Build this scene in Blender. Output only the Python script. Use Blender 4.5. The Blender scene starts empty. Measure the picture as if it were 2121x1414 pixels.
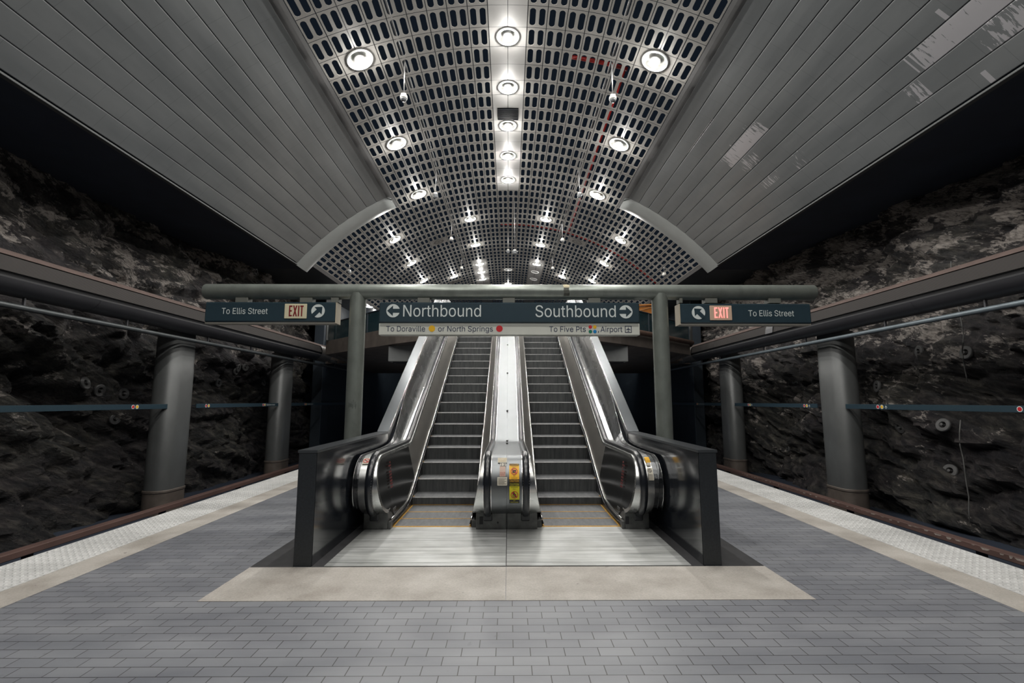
import bpy, math, random
from mathutils import Vector, noise, Matrix
random.seed(7)
PI = math.pi
COL = bpy.context.scene.collection
EXPO = -0.85

# ------------------------------------------------------------------ materials
MATS = {}
def srgb(r, g, b):
    f = lambda c: (c / 255 / 12.92) if c / 255 <= 0.04045 else ((c / 255 + 0.055) / 1.055) ** 2.4
    return (f(r), f(g), f(b), 1)
class NT:
    def __init__(s, m):
        s.t = m.node_tree; s.n = s.t.nodes; s.l = s.t.links
        s.b = s.n.get('Principled BSDF')
    def node(s, typ, **kw):
        n = s.n.new(typ)
        for k, v in kw.items():
            if k.startswith('i_'):
                n.inputs[k[2:].replace('_', ' ')].default_value = v
            else:
                setattr(n, k, v)
        return n
    def link(s, a, b): s.l.new(a, b)
    def math(s, op, a, b=None, c=None):
        n = s.n.new('ShaderNodeMath'); n.operation = op
        for i, v in enumerate((a, b, c)):
            if v is None: continue
            if isinstance(v, (int, float)): n.inputs[i].default_value = v
            else: s.l.new(v, n.inputs[i])
        return n.outputs[0]
    def ramp(s, fac, stops):
        n = s.n.new('ShaderNodeValToRGB'); e = n.color_ramp.elements
        e[0].position, e[0].color = stops[0]; e[1].position, e[1].color = stops[-1]
        for p, c in stops[1:-1]:
            x = e.new(p); x.color = c
        s.l.new(fac, n.inputs[0]); return n.outputs[0]
    def mix(s, fac, a, b, mode='MIX'):
        n = s.n.new('ShaderNodeMix'); n.data_type = 'RGBA'; n.blend_type = mode
        for inp, v in ((n.inputs[0], fac), (n.inputs[6], a), (n.inputs[7], b)):
            if isinstance(v, (int, float)): inp.default_value = v
            elif isinstance(v, tuple): inp.default_value = v
            else: s.l.new(v, inp)
        return n.outputs[2]
    def coords(s, scale=(1, 1, 1), kind='Object', loc=(0, 0, 0)):
        tc = s.n.new('ShaderNodeTexCoord'); mp = s.n.new('ShaderNodeMapping')
        mp.inputs['Scale'].default_value = scale; mp.inputs['Location'].default_value = loc
        s.l.new(tc.outputs[kind], mp.inputs[0]); return mp.outputs[0]
    def noise(s, vec, scale, detail=4, rough=0.55):
        n = s.n.new('ShaderNodeTexNoise'); n.inputs['Scale'].default_value = scale
        n.inputs['Detail'].default_value = detail; n.inputs['Roughness'].default_value = rough
        s.l.new(vec, n.inputs['Vector']); return n.outputs[0]
    def bump(s, h, strength=0.3, dist=0.01):
        n = s.n.new('ShaderNodeBump'); n.inputs['Strength'].default_value = strength
        n.inputs['Distance'].default_value = dist
        s.l.new(h, n.inputs['Height']); s.l.new(n.outputs[0], s.b.inputs['Normal'])
def mat(name, col, rough=0.5, metal=0.0, var=0.0, vscale=3.0, stretch=(1, 1, 1), bump=0.0, bscale=40, spec=0.5, rvar=0.0):
    if name in MATS: return MATS[name]
    m = bpy.data.materials.new(name); m.use_nodes = True; t = NT(m)
    c = col if len(col) == 4 else (*col, 1)
    t.b.inputs['Base Color'].default_value = c
    t.b.inputs['Roughness'].default_value = rough; t.b.inputs['Metallic'].default_value = metal
    t.b.inputs['Specular IOR Level'].default_value = spec
    if var or rvar:
        v = t.coords(stretch); n = t.noise(v, vscale)
        if var:
            lo = tuple(x * (1 - var) for x in c[:3]) + (1,); hi = tuple(min(1, x * (1 + var)) for x in c[:3]) + (1,)
            t.link(t.ramp(n, [(0.3, lo), (0.7, hi)]), t.b.inputs['Base Color'])
        if rvar:
            t.link(t.math('MULTIPLY_ADD', n, rvar * 2, rough - rvar), t.b.inputs['Roughness'])
    if bump:
        t.bump(t.noise(t.coords(stretch), bscale), bump, 0.01)
    MATS[name] = m; return m
def emis(name, col, strength):
    m = bpy.data.materials.new(name); m.use_nodes = True; t = NT(m)
    t.b.inputs['Base Color'].default_value = (0.8, 0.8, 0.8, 1)
    t.b.inputs['Emission Color'].default_value = (*col[:3], 1); t.b.inputs['Emission Strength'].default_value = strength
    try: m.cycles.emission_sampling = 'NONE'
    except Exception: pass
    MATS[name] = m; return m

M_teal = mat('dark teal enamel', srgb(40, 57, 66), 0.35, 0, 0.06, 20)
M_pale = mat('pale grey sign panel', srgb(196, 198, 190), 0.45, 0, 0.04, 6)
M_cream = mat('cream end cap', srgb(178, 168, 150), 0.5)
M_white = mat('white lettering', srgb(205, 212, 210), 0.5)
M_ink = mat('navy lettering', srgb(32, 42, 72), 0.5)
M_black = mat('black', (0.008, 0.008, 0.01), 0.5)
M_red = mat('red disc', srgb(190, 36, 44), 0.45)
M_yel = mat('yellow disc', srgb(222, 172, 30), 0.45)
M_grn = mat('green disc', srgb(10, 110, 84), 0.45)
M_blu = mat('blue disc', srgb(10, 120, 180), 0.45)
M_maroon = mat('maroon exit letters', srgb(120, 22, 30), 0.45)
M_steel = mat('brushed steel', (0.60, 0.61, 0.60), 0.27, 1, 0.05, 3, (1, 1, 1), rvar=0.02)
M_steel_deck = mat('satin steel deck', (0.18, 0.19, 0.196), 0.40, 1, 0.07, 2, (1, 1, 1), rvar=0.04)
M_chrome = mat('bright trim', (0.75, 0.74, 0.73), 0.16, 1)
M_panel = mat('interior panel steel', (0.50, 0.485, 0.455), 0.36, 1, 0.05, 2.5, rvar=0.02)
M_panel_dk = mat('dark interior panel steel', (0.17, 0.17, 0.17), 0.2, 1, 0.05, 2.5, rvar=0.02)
M_smoke = mat('dark glossy deck', (0.17, 0.175, 0.18), 0.27, 1, 0.08, 2, rvar=0.03)
M_rubber = mat('black handrail rubber', (0.012, 0.014, 0.018), 0.22, 0, spec=0.7)
M_granite = mat('black polished stone', (0.012, 0.014, 0.018), 0.13, 0, 0.5, 60, spec=0.8)
M_granite_end = mat('dark honed stone', srgb(40, 44, 48), 0.4, 0, 0.25, 50)
M_base = mat('worn base steel', (0.13, 0.133, 0.13), 0.42, 0.8, 0.3, 9)
M_pipe = mat('painted steel tube', srgb(136, 142, 136), 0.32, 0.5, 0.13, 7, (1, 1, 0.6), 0.05, 25)
M_postpaint = mat('grey painted column', srgb(84, 86, 86), 0.45, 0.2, 0.14, 2.2, (1, 1, 0.6), 0.03, 25)
M_duct = mat('dusty duct metal', srgb(78, 78, 82), 0.42, 0.3, 0.12, 3, (1, 0.4, 1))
M_ductcap = mat('duct end metal', srgb(122, 118, 114), 0.4, 0.3, 0.08, 3)
M_dust = mat('brown dust', srgb(86, 71, 66), 0.8, 0, 0.15, 6)
M_rust = mat('rust brown board', srgb(88, 66, 60), 0.75, 0, 0.22, 4, (1, 0.3, 1))
M_darkwall = mat('dark cladding', srgb(42, 50, 58), 0.5, 0.1, 0.15, 1.5)
M_void = mat('near black concrete', srgb(36, 44, 58), 0.8, 0, 0.2, 1)
M_slab = mat('stained concrete', srgb(96, 88, 82), 0.8, 0, 0.2, 3, bump=0.2, bscale=20)
M_railglass = mat('dark teal glass panel', srgb(34, 56, 62), 0.12, 0, 0.1, 2)
M_wood = mat('orange plywood', srgb(150, 98, 46), 0.6, 0, 0.2, 6, (1, 1, 0.2))
M_sensor = mat('sensor housing', srgb(190, 188, 182), 0.35)
M_sensor_dk = mat('sensor lens', srgb(96, 98, 100), 0.2)
M_ring = mat('galvanised plate', srgb(78, 78, 78), 0.6, 0.2, 0.2, 10)
M_redpipe = mat('red sprinkler pipe', srgb(150, 34, 30), 0.5)
M_conduit = mat('silver conduit', (0.28, 0.28, 0.28), 0.4, 0.8)
M_refl = mat('lamp reflector', (0.30, 0.30, 0.29), 0.3, 0.9)
M_rim = mat('white lamp rim', (0.85, 0.86, 0.84), 0.35)
M_lamp = emis('lamp', (1.0, 0.97, 0.93), 30)
M_lampoff = emis('green dim lamp', (0.55, 1.0, 0.75), 0.8)
M_exit_lit = emis('lit exit letters', (1.0, 0.07, 0.03), 1.9)
M_stick_w = mat('white sticker', srgb(206, 200, 184), 0.5, 0, 0.1, 60)
M_stick_p = mat('faded pink sticker', srgb(196, 168, 152), 0.5, 0, 0.1, 60)
M_stick_a = mat('amber sticker', srgb(240, 180, 20), 0.5)
M_stick_y = mat('yellow sticker', srgb(214, 204, 40), 0.5)
M_print = mat('grey print', srgb(110, 104, 98), 0.5)
M_yline = mat('yellow paint', srgb(170, 128, 44), 0.6, 0, 0.25, 30)

def lattice_mat():
    m = bpy.data.materials.new('ceiling panel'); m.use_nodes = True; t = NT(m)
    n = t.noise(t.coords(), 1.3, 3); n2 = t.noise(t.coords(), 40, 2)
    a = t.ramp(n, [(0.3, (0.18, 0.174, 0.162, 1)), (0.7, (0.24, 0.231, 0.217, 1))])
    t.link(t.mix(0.18, a, n2, 'MULTIPLY'), t.b.inputs['Base Color'])
    t.b.inputs['Roughness'].default_value = 0.5
    return m
M_lattice = lattice_mat()
M_tbar = mat('ceiling tee bar', srgb(96, 94, 92), 0.5)
M_strip = mat('white ceiling strip', (0.30, 0.295, 0.285), 0.5, 0, 0.06, 2)
M_trim = mat('grey ceiling edge trim', srgb(90, 90, 90), 0.5, 0, 0.08, 2)
M_cove = mat('cove metal', srgb(128, 131, 130), 0.38, 0.1, 0.05, 2)

def wing_mat(name, right):
    # satin metal planks; chalky peeling streaks stay put on the right-hand side (UV.x = plank number, UV.y = metres)
    m = bpy.data.materials.new(name); m.use_nodes = True; t = NT(m)
    tc = t.n.new('ShaderNodeUVMap'); sp = t.n.new('ShaderNodeSeparateXYZ'); t.link(tc.outputs[0], sp.inputs[0])
    U, V = sp.outputs[0], sp.outputs[1]
    n = t.noise(t.coords((1, .25, 1)), 1.6, 3)
    base = t.ramp(n, [(0.3, (0.185, 0.197, 0.203, 1)), (0.7, (0.25, 0.262, 0.266, 1))])
    # faint cross joints, staggered per plank
    row = t.math('FLOOR', U)
    vs = t.math('ADD', V, t.math('MULTIPLY', t.math('FRACT', t.math('MULTIPLY', row, 0.37)), 0.6))
    fr = t.math('FRACT', t.math('DIVIDE', vs, 0.6))
    j = t.math('LESS_THAN', fr, 0.012)
    base = t.mix(t.math('MULTIPLY', j, 0.35), base, (0.08, 0.085, 0.09, 1))
    if right:
        msk = None
        rects = [(4.05, 5.0, 10.45, 12.35, .66), (5.0, 6.0, 11.2, 12.3, .48), (7.0, 7.6, 11.35, 12.2, .52), (7.0, 8.0, 10.3, 10.95, .45),
                 (7.04, 8.0, 4.2, 7.35, .74), (8.0, 9.0, 5.2, 6.6, .55), (8.08, 9.0, 7.55, 7.85, .55), (9.4, 10.0, 6.78, 6.86, .9),
                 (6.45, 7.0, 6.55, 6.62, .9), (1.93, 2.04, 11.1, 12.9, .62), (3.75, 4.0, 10.4, 12.5, .40), (7.04, 7.9, 7.42, 7.45, .9)]
        nv = t.n.new('ShaderNodeCombineXYZ'); t.link(t.math('MULTIPLY', U, 0.55), nv.inputs[0]); t.link(t.math('MULTIPLY', V, 9.0), nv.inputs[1])
        nn = t.noise(nv.outputs[0], 2.2, 3, 0.6)
        fu = t.math('FRACT', U)
        nn = t.math('SUBTRACT', nn, t.math('MULTIPLY', fu, -0.10))
        for (u0, u1, v0, v1, th) in rects:
            a = t.math('MULTIPLY', t.math('GREATER_THAN', U, u0), t.math('LESS_THAN', U, u1))
            b = t.math('MULTIPLY', t.math('GREATER_THAN', V, v0), t.math('LESS_THAN', V, v1))
            # raggedness: the patch thins out towards its ends
            mid, half = (v0 + v1) / 2, (v1 - v0) / 2
            fall = t.math('MULTIPLY', t.math('POWER', t.math('DIVIDE', t.math('ABSOLUTE', t.math('SUBTRACT', V, mid)), half), 3.0), 0.16 if half > .3 else 0.0)
            c = t.math('MULTIPLY', t.math('MULTIPLY', a, b), t.math('GREATER_THAN', t.math('SUBTRACT', nn, fall), 1.09 - th))
            msk = c if msk is None else t.math('MAXIMUM', msk, c)
        base = t.mix(msk, base, (0.52, 0.51, 0.53, 1))
    t.link(base, t.b.inputs['Base Color'])
    t.b.inputs['Metallic'].default_value = 0.55; t.b.inputs['Roughness'].default_value = 0.30
    return m
M_wingL = wing_mat('satin plank ceiling', False); M_wingR = wing_mat('satin plank ceiling peeling', True)

def rock_mat(name, pale):
    m = bpy.data.materials.new(name); m.use_nodes = True; t = NT(m)
    g = t.n.new('ShaderNodeNewGeometry')
    v = t.coords((1, 0.7, 1.2)); v2 = t.coords((1, 0.9, 1.8)); tl = 0.5 if pale < .01 else -0.5
    sp0 = t.n.new('ShaderNodeSeparateXYZ'); t.link(t.coords(), sp0.inputs[0])
    cb = t.n.new('ShaderNodeCombineXYZ')                       # bedding runs at a slant
    t.link(sp0.outputs[0], cb.inputs[0]); t.link(t.math('MULTIPLY', sp0.outputs[1], 0.8), cb.inputs[1])
    t.link(t.math('MULTIPLY', t.math('MULTIPLY_ADD', sp0.outputs[1], tl, sp0.outputs[2]), 2.6), cb.inputs[2]); vb = cb.outputs[0]
    n1 = t.noise(v, 0.55, 5, 0.6); n2 = t.noise(vb, 2.6, 12, 0.72); n3 = t.noise(v2, 1.25, 8, 0.68); n4 = t.noise(vb, 9, 12, 0.75); n5 = t.noise(v, 0.9, 3)
    a = t.ramp(n2, [(0.36, (0.010, 0.0105, 0.015, 1)), (0.5, (0.036, 0.0315, 0.034, 1)), (0.66, (0.100, 0.088, 0.084, 1))])
    a = t.mix(t.ramp(n1, [(0.42, (0, 0, 0, 1)), (0.60, (1, 1, 1, 1))]), a, t.ramp(n2, [(0.38, (0.015, 0.017, 0.019, 1)), (0.52, (0.065, 0.062, 0.056, 1)), (0.68, (0.20, 0.185, 0.155, 1))]))
    # pale mineral crust, more of it high up the wall
    sp = t.n.new('ShaderNodeSeparateXYZ'); t.link(g.outputs['Position'], sp.inputs[0])
    hi = t.math('MULTIPLY_ADD', sp.outputs[2], 0.017, -0.040)
    k = t.math('ADD', t.math('ADD', t.math('MULTIPLY', n3, 0.7), t.math('MULTIPLY', n4, 0.3)), hi)
    msk = t.ramp(k, [(0.575 - pale, (0, 0, 0, 1)), (0.605 - pale, (1, 1, 1, 1))])
    a = t.mix(t.math('MULTIPLY', msk, 0.9), a, t.ramp(n4, [(0.36, (0.10, 0.085, 0.075, 1)), (0.56, (0.52, 0.47, 0.43, 1))]))
    t.link(a, t.b.inputs['Base Color']); t.b.inputs['Roughness'].default_value = 0.5
    t.bump(t.math('ADD', n4, t.math('MULTIPLY', n2, 2.2)), 1.0, 0.09)
    return m
M_rockL = rock_mat('rock face left', 0.0); M_rockR = rock_mat('rock face right', 0.035)

def tile_mat():
    m = bpy.data.materials.new('grey brick pavers'); m.use_nodes = True; t = NT(m)
    v = t.coords((1, 1, 1), 'Object', (0.188 + 0.2205 * 200, -4.07 + 0.1055 * 400, 0))
    b = t.n.new('ShaderNodeTexBrick'); b.offset = 0.5
    b.inputs['Scale'].default_value = 1; b.inputs['Brick Width'].default_value = 0.2205; b.inputs['Row Height'].default_value = 0.1055
    b.inputs['Mortar Size'].default_value = 0.0032; b.inputs['Mortar Smooth'].default_value = 0.25; b.inputs['Bias'].default_value = 0
    b.inputs['Color1'].default_value = (0.215, 0.224, 0.243, 1); b.inputs['Color2'].default_value = (0.25, 0.259, 0.276, 1)
    b.inputs['Mortar'].default_value = (0.055, 0.052, 0.052, 1)
    t.link(v, b.inputs['Vector'])
    n = t.noise(t.coords((0.6, 2.2, 1)), 1.1, 5); s = t.noise(t.coords((1, 1, 1)), 9, 3)
    c = t.mix(0.75, b.outputs[0], t.ramp(n, [(0.32, (0.56, 0.57, 0.61, 1)), (0.66, (1, 1, 1, 1))]), 'MULTIPLY')
    c = t.mix(t.ramp(s, [(0.68, (0, 0, 0, 1)), (0.78, (0.45, 0.45, 0.45, 1))]), c, (0.08, 0.08, 0.085, 1))
    t.link(c, t.b.inputs['Base Color'])
    t.link(t.math('MULTIPLY_ADD', n, 0.2, 0.27), t.b.inputs['Roughness'])
    t.bump(t.math('SUBTRACT', 1, b.outputs[1]), 0.4, 0.004)
    return m
M_tile = tile_mat()
def concrete_mat(name, lo, hi, rough=0.6):
    m = bpy.data.materials.new(name); m.use_nodes = True; t = NT(m)
    n = t.noise(t.coords(), 2.2, 5); n2 = t.noise(t.coords(), 55, 4, 0.7); n3 = t.noise(t.coords(), 11, 3)
    c = t.ramp(n, [(0.3, lo), (0.7, hi)])
    c = t.mix(0.5, c, t.ramp(n2, [(0.3, (0.55, 0.55, 0.55, 1)), (0.65, (1, 1, 1, 1))]), 'MULTIPLY')
    c = t.mix(t.ramp(n3, [(0.70, (0, 0, 0, 1)), (0.76, (0.6, 0.6, 0.6, 1))]), c, (0.12, 0.11, 0.10, 1))
    t.link(c, t.b.inputs['Base Color']); t.b.inputs['Roughness'].default_value = rough
    t.bump(n2, 0.15, 0.003)
    return m
M_beige = concrete_mat('beige terrazzo', (0.34, 0.31, 0.275, 1), (0.54, 0.51, 0.47, 1))
M_apron_dk = mat('dark stone kerb', srgb(52, 52, 54), 0.5, 0, 0.2, 9)
def tact_mat():
    m = concrete_mat('ribbed off white tactile tile', (0.52, 0.52, 0.51, 1), (0.68, 0.68, 0.67, 1), 0.55); t = NT(m)
    src = t.b.inputs['Base Color'].links[0].from_socket
    tc = t.n.new('ShaderNodeTexCoord'); sp = t.n.new('ShaderNodeSeparateXYZ'); t.link(tc.outputs['Object'], sp.inputs[0])
    f = t.math('FRACT', t.math('DIVIDE', t.math('ADD', sp.outputs[1], 2.635), 0.14))
    k = t.math('MULTIPLY', t.math('LESS_THAN', f, 0.13), 0.35)
    t.link(t.mix(k, src, (0.22, 0.22, 0.22, 1)), t.b.inputs['Base Color'])
    return m
M_tact = tact_mat() if True else concrete_mat('off white tactile tile', (0.56, 0.56, 0.55, 1), (0.70, 0.70, 0.69, 1), 0.55)

def plate_mat():
    m = bpy.data.materials.new('ribbed landing plate'); m.use_nodes = True; t = NT(m)
    tc = t.n.new('ShaderNodeTexCoord'); sp = t.n.new('ShaderNodeSeparateXYZ'); t.link(tc.outputs['Object'], sp.inputs[0])
    f = t.math('SINE', t.math('MULTIPLY', sp.outputs[1], 2 * PI / 0.011))
    n = t.noise(t.coords((0.35, 5, 1)), 3.0, 5); n2 = t.noise(t.coords(), 1.6, 4)
    c = t.ramp(n, [(0.28, (0.38, 0.395, 0.39, 1)), (0.7, (0.70, 0.71, 0.70, 1))])
    c = t.mix(0.5, c, t.ramp(n2, [(0.35, (0.55, 0.55, 0.52, 1)), (0.6, (1, 1, 1, 1))]), 'MULTIPLY')
    t.link(c, t.b.inputs['Base Color']); t.b.inputs['Metallic'].default_value = 0.55
    t.link(t.math('MULTIPLY_ADD', n, 0.2, 0.3), t.b.inputs['Roughness'])
    t.bump(f, 0.12, 0.002)
    return m
M_plate = plate_mat()
def step_mat():
    m = bpy.data.materials.new('ribbed step'); m.use_nodes = True; t = NT(m)
    tc = t.n.new('ShaderNodeTexCoord'); sp = t.n.new('ShaderNodeSeparateXYZ'); t.link(tc.outputs['Object'], sp.inputs[0])
    f = t.math('SINE', t.math('MULTIPLY', sp.outputs[0], 2 * PI / 0.0125))
    n = t.noise(t.coords((7, 1, 0.6)), 3.0, 4, 0.7); n2 = t.noise(t.coords(), 4, 3)
    c = t.ramp(n, [(0.3, (0.075, 0.08, 0.082, 1)), (0.7, (0.165, 0.17, 0.17, 1))])
    c = t.mix(t.math('MULTIPLY', t.math('GREATER_THAN', f, 0.35), 0.6), c, (0.02, 0.021, 0.023, 1))
    t.link(c, t.b.inputs['Base Color']); t.b.inputs['Metallic'].default_value = 0.4
    t.b.inputs['Roughness'].default_value = 0.42
    t.bump(f, 0.35, 0.004)
    return m
M_step = step_mat()
def tread_mat(name, a, c, r):
    m = bpy.data.materials.new(name); m.use_nodes = True; t = NT(m)
    n = t.noise(t.coords((6, 1.5, 1)), 3.0, 4, 0.7)
    t.link(t.ramp(n, [(0.3, a), (0.7, c)]), t.b.inputs['Base Color']); t.b.inputs['Metallic'].default_value = 0.5
    t.b.inputs['Roughness'].default_value = r
    return m
M_tread = tread_mat('worn tread', (0.10, 0.105, 0.11, 1), (0.17, 0.175, 0.18, 1), .5)
M_nosing = tread_mat('worn step nosing', (0.12, 0.12, 0.12, 1), (0.20, 0.20, 0.20, 1), .5)
def louver_mat():
    m = bpy.data.materials.new('ribbed louvre'); m.use_nodes = True; t = NT(m)
    tc = t.n.new('ShaderNodeTexCoord'); sp = t.n.new('ShaderNodeSeparateXYZ'); t.link(tc.outputs['Object'], sp.inputs[0])
    f = t.math('SINE', t.math('MULTIPLY', sp.outputs[2], 2 * PI / 0.022))
    c = t.mix(t.math('MULTIPLY', t.math('GREATER_THAN', f, 0.1), 0.8), (0.055, 0.05, 0.047, 1), (0.018, 0.017, 0.018, 1))
    t.link(c, t.b.inputs['Base Color']); t.b.inputs['Roughness'].default_value = 0.7; t.b.inputs['Specular IOR Level'].default_value = 0.1
    return m
M_louver = louver_mat()

# ------------------------------------------------------------------ mesh helpers
class MB:
    def __init__(s): s.v = []; s.f = []; s.uv = None
    def add(s, vs, fs):
        o = len(s.v); s.v += [tuple(p) for p in vs]; s.f += [tuple(i + o for i in f) for f in fs]; return s
    def box(s, x0, x1, y0, y1, z0, z1, bev=0.0):
        if bev <= 0:
            v = [(x, y, z) for z in (z0, z1) for y in (y0, y1) for x in (x0, x1)]
            return s.add(v, [(0, 2, 3, 1), (4, 5, 7, 6), (0, 1, 5, 4), (2, 6, 7, 3), (0, 4, 6, 2), (1, 3, 7, 5)])
        # box with chamfered edges
        b = bev; pts = []; idx = {}
        for sx in (0, 1):
            for sy in (0, 1):
                for sz in (0, 1):
                    X = (x0, x1)[sx]; Y = (y0, y1)[sy]; Z = (z0, z1)[sz]
                    dx = b if sx == 0 else -b; dy = b if sy == 0 else -b; dz = b if sz == 0 else -b
                    idx[(sx, sy, sz, 'x')] = len(pts); pts.append((X, Y + dy, Z + dz))
                    idx[(sx, sy, sz, 'y')] = len(pts); pts.append((X + dx, Y, Z + dz))
                    idx[(sx, sy, sz, 'z')] = len(pts); pts.append((X + dx, Y + dy, Z))
        F = []
        for a in (0, 1):
            q = [idx[(a, p, r, 'x')] for p, r in ((0, 0), (1, 0), (1, 1), (0, 1))]; F.append(q if a else q[::-1])
            q = [idx[(p, a, r, 'y')] for p, r in ((0, 0), (1, 0), (1, 1), (0, 1))]; F.append(q[::-1] if a else q)
            q = [idx[(p, r, a, 'z')] for p, r in ((0, 0), (1, 0), (1, 1), (0, 1))]; F.append(q if a else q[::-1])
        for p in (0, 1):
            for r in (0, 1):
                F.append([idx[(p, r, 0, 'x')], idx[(p, r, 1, 'x')], idx[(p, r, 1, 'y')], idx[(p, r, 0, 'y')]])
                F.append([idx[(p, 0, r, 'x')], idx[(p, 1, r, 'x')], idx[(p, 1, r, 'z')], idx[(p, 0, r, 'z')]])
                F.append([idx[(0, p, r, 'y')], idx[(1, p, r, 'y')], idx[(1, p, r, 'z')], idx[(0, p, r, 'z')]])
                for q in (0, 1): F.append([idx[(p, r, q, 'x')], idx[(p, r, q, 'y')], idx[(p, r, q, 'z')]])
        return s.add(pts, F)
    def prism(s, poly, axis, a, b):
        # poly: 2D points; axis the extrusion direction
        n = len(poly)
        def P(u, w, t): return {'x': (t, u, w), 'y': (u, t, w), 'z': (u, w, t)}[axis]
        v = [P(u, w, a) for u, w in poly] + [P(u, w, b) for u, w in poly]
        return s.add(v, [tuple(range(n))[::-1], tuple(range(n, 2 * n))] + [(i, (i + 1) % n, n + (i + 1) % n, n + i) for i in range(n)])
    def tube(s, pts, r, seg=12, cap=True):
        rings = []; pts = [Vector(p) for p in pts]; n = len(pts)
        up = None
        for i, p in enumerate(pts):
            d = (pts[min(i + 1, n - 1)] - pts[max(i - 1, 0)]).normalized()
            if up is None: up = Vector((0, 0, 1)) if abs(d.z) < 0.9 else Vector((0, 1, 0))
            a = d.cross(up).normalized(); b = a.cross(d).normalized(); up = b
            rr = r[i] if isinstance(r, (list, tuple)) else r
            rings.append([p + a * math.cos(2 * PI * k / seg) * rr + b * math.sin(2 * PI * k / seg) * rr for k in range(seg)])
        v = [q for ring in rings for q in ring]; f = []
        for i in range(n - 1):
            for k in range(seg):
                f.append((i * seg + k, i * seg + (k + 1) % seg, (i + 1) * seg + (k + 1) % seg, (i + 1) * seg + k))
        if cap: f += [tuple(range(seg))[::-1], tuple((n - 1) * seg + k for k in range(seg))]
        return s.add(v, f)
    def lathe(s, prof, seg=24, M=None, closed=False):
        # prof: (r, z) pairs, revolved about z, then moved by M
        v = []; f = []; n = len(prof); M = M or Matrix.Identity(4)
        for r, z in prof:
            for k in range(seg):
                v.append(M @ Vector((r * math.cos(2 * PI * k / seg), r * math.sin(2 * PI * k / seg), z)))
        for i in range(n - 1 + (1 if closed else 0)):
            for k in range(seg):
                j = (i + 1) % n
                f.append((i * seg + k, i * seg + (k + 1) % seg, j * seg + (k + 1) % seg, j * seg + k))
        if not closed:
            if prof[0][0] > 1e-6: f.append(tuple(range(seg))[::-1])
            if prof[-1][0] > 1e-6: f.append(tuple((n - 1) * seg + k for k in range(seg)))
        return s.add(v, f)
    def loft(s, rings, closed=False, caps=False):
        m = len(rings[0]); v = [p for r in rings for p in r]; f = []
        for i in range(len(rings) - 1):
            for k in range(m if closed else m - 1):
                f.append((i * m + k, i * m + (k + 1) % m, (i + 1) * m + (k + 1) % m, (i + 1) * m + k))
        if caps: f += [tuple(range(m))[::-1], tuple((len(rings) - 1) * m + k for k in range(m))]
        return s.add(v, f)
    def build(s, name, m, parent=None, smooth=False, angle=None, normals=True):
        me = bpy.data.meshes.new(name); off = parent_world(parent)
        me.from_pydata([(p[0] - off[0], p[1] - off[1], p[2] - off[2]) for p in s.v], [], s.f)
        me.materials.append(m)
        if normals:
            import bmesh
            bm = bmesh.new(); bm.from_mesh(me); bmesh.ops.recalc_face_normals(bm, faces=bm.faces); bm.to_mesh(me); bm.free()
        if smooth or angle:
            for p in me.polygons: p.use_smooth = True
            if angle:
                try: me.set_sharp_from_angle(angle=math.radians(angle))
                except Exception: pass
        if s.uv:
            ul = me.uv_layers.new(name='UVMap')
            for lp in me.loops: ul.data[lp.index].uv = s.uv[lp.vertex_index]
        o = bpy.data.objects.new(name, me); COL.objects.link(o)
        if parent: o.parent = parent
        me.update(); return o
def parent_world(p):
    v = Vector((0, 0, 0))
    while p is not None:
        v += p.location; p = p.parent
    return v
def tag(o, label, cat, group=None, kind=None):
    o['label'] = label; o['category'] = cat
    if group: o['group'] = group
    if kind: o['kind'] = kind
    return o
def thing(name, label, cat, loc=(0, 0, 0), group=None):
    o = bpy.data.objects.new(name, None); COL.objects.link(o); o.location = loc; o.empty_display_size = 0.1
    return tag(o, label, cat, group)
def struct(o):
    o['kind'] = 'structure'; return o
def copy_tree(o, parent=None):
    c = o.copy(); COL.objects.link(c)
    if parent is not None: c.parent = parent
    for ch in [x for x in o.children]: copy_tree(ch, c)
    return c
def smoothstep(a, b, x):
    t = max(0, min(1, (x - a) / (b - a))); return t * t * (3 - 2 * t)

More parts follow.
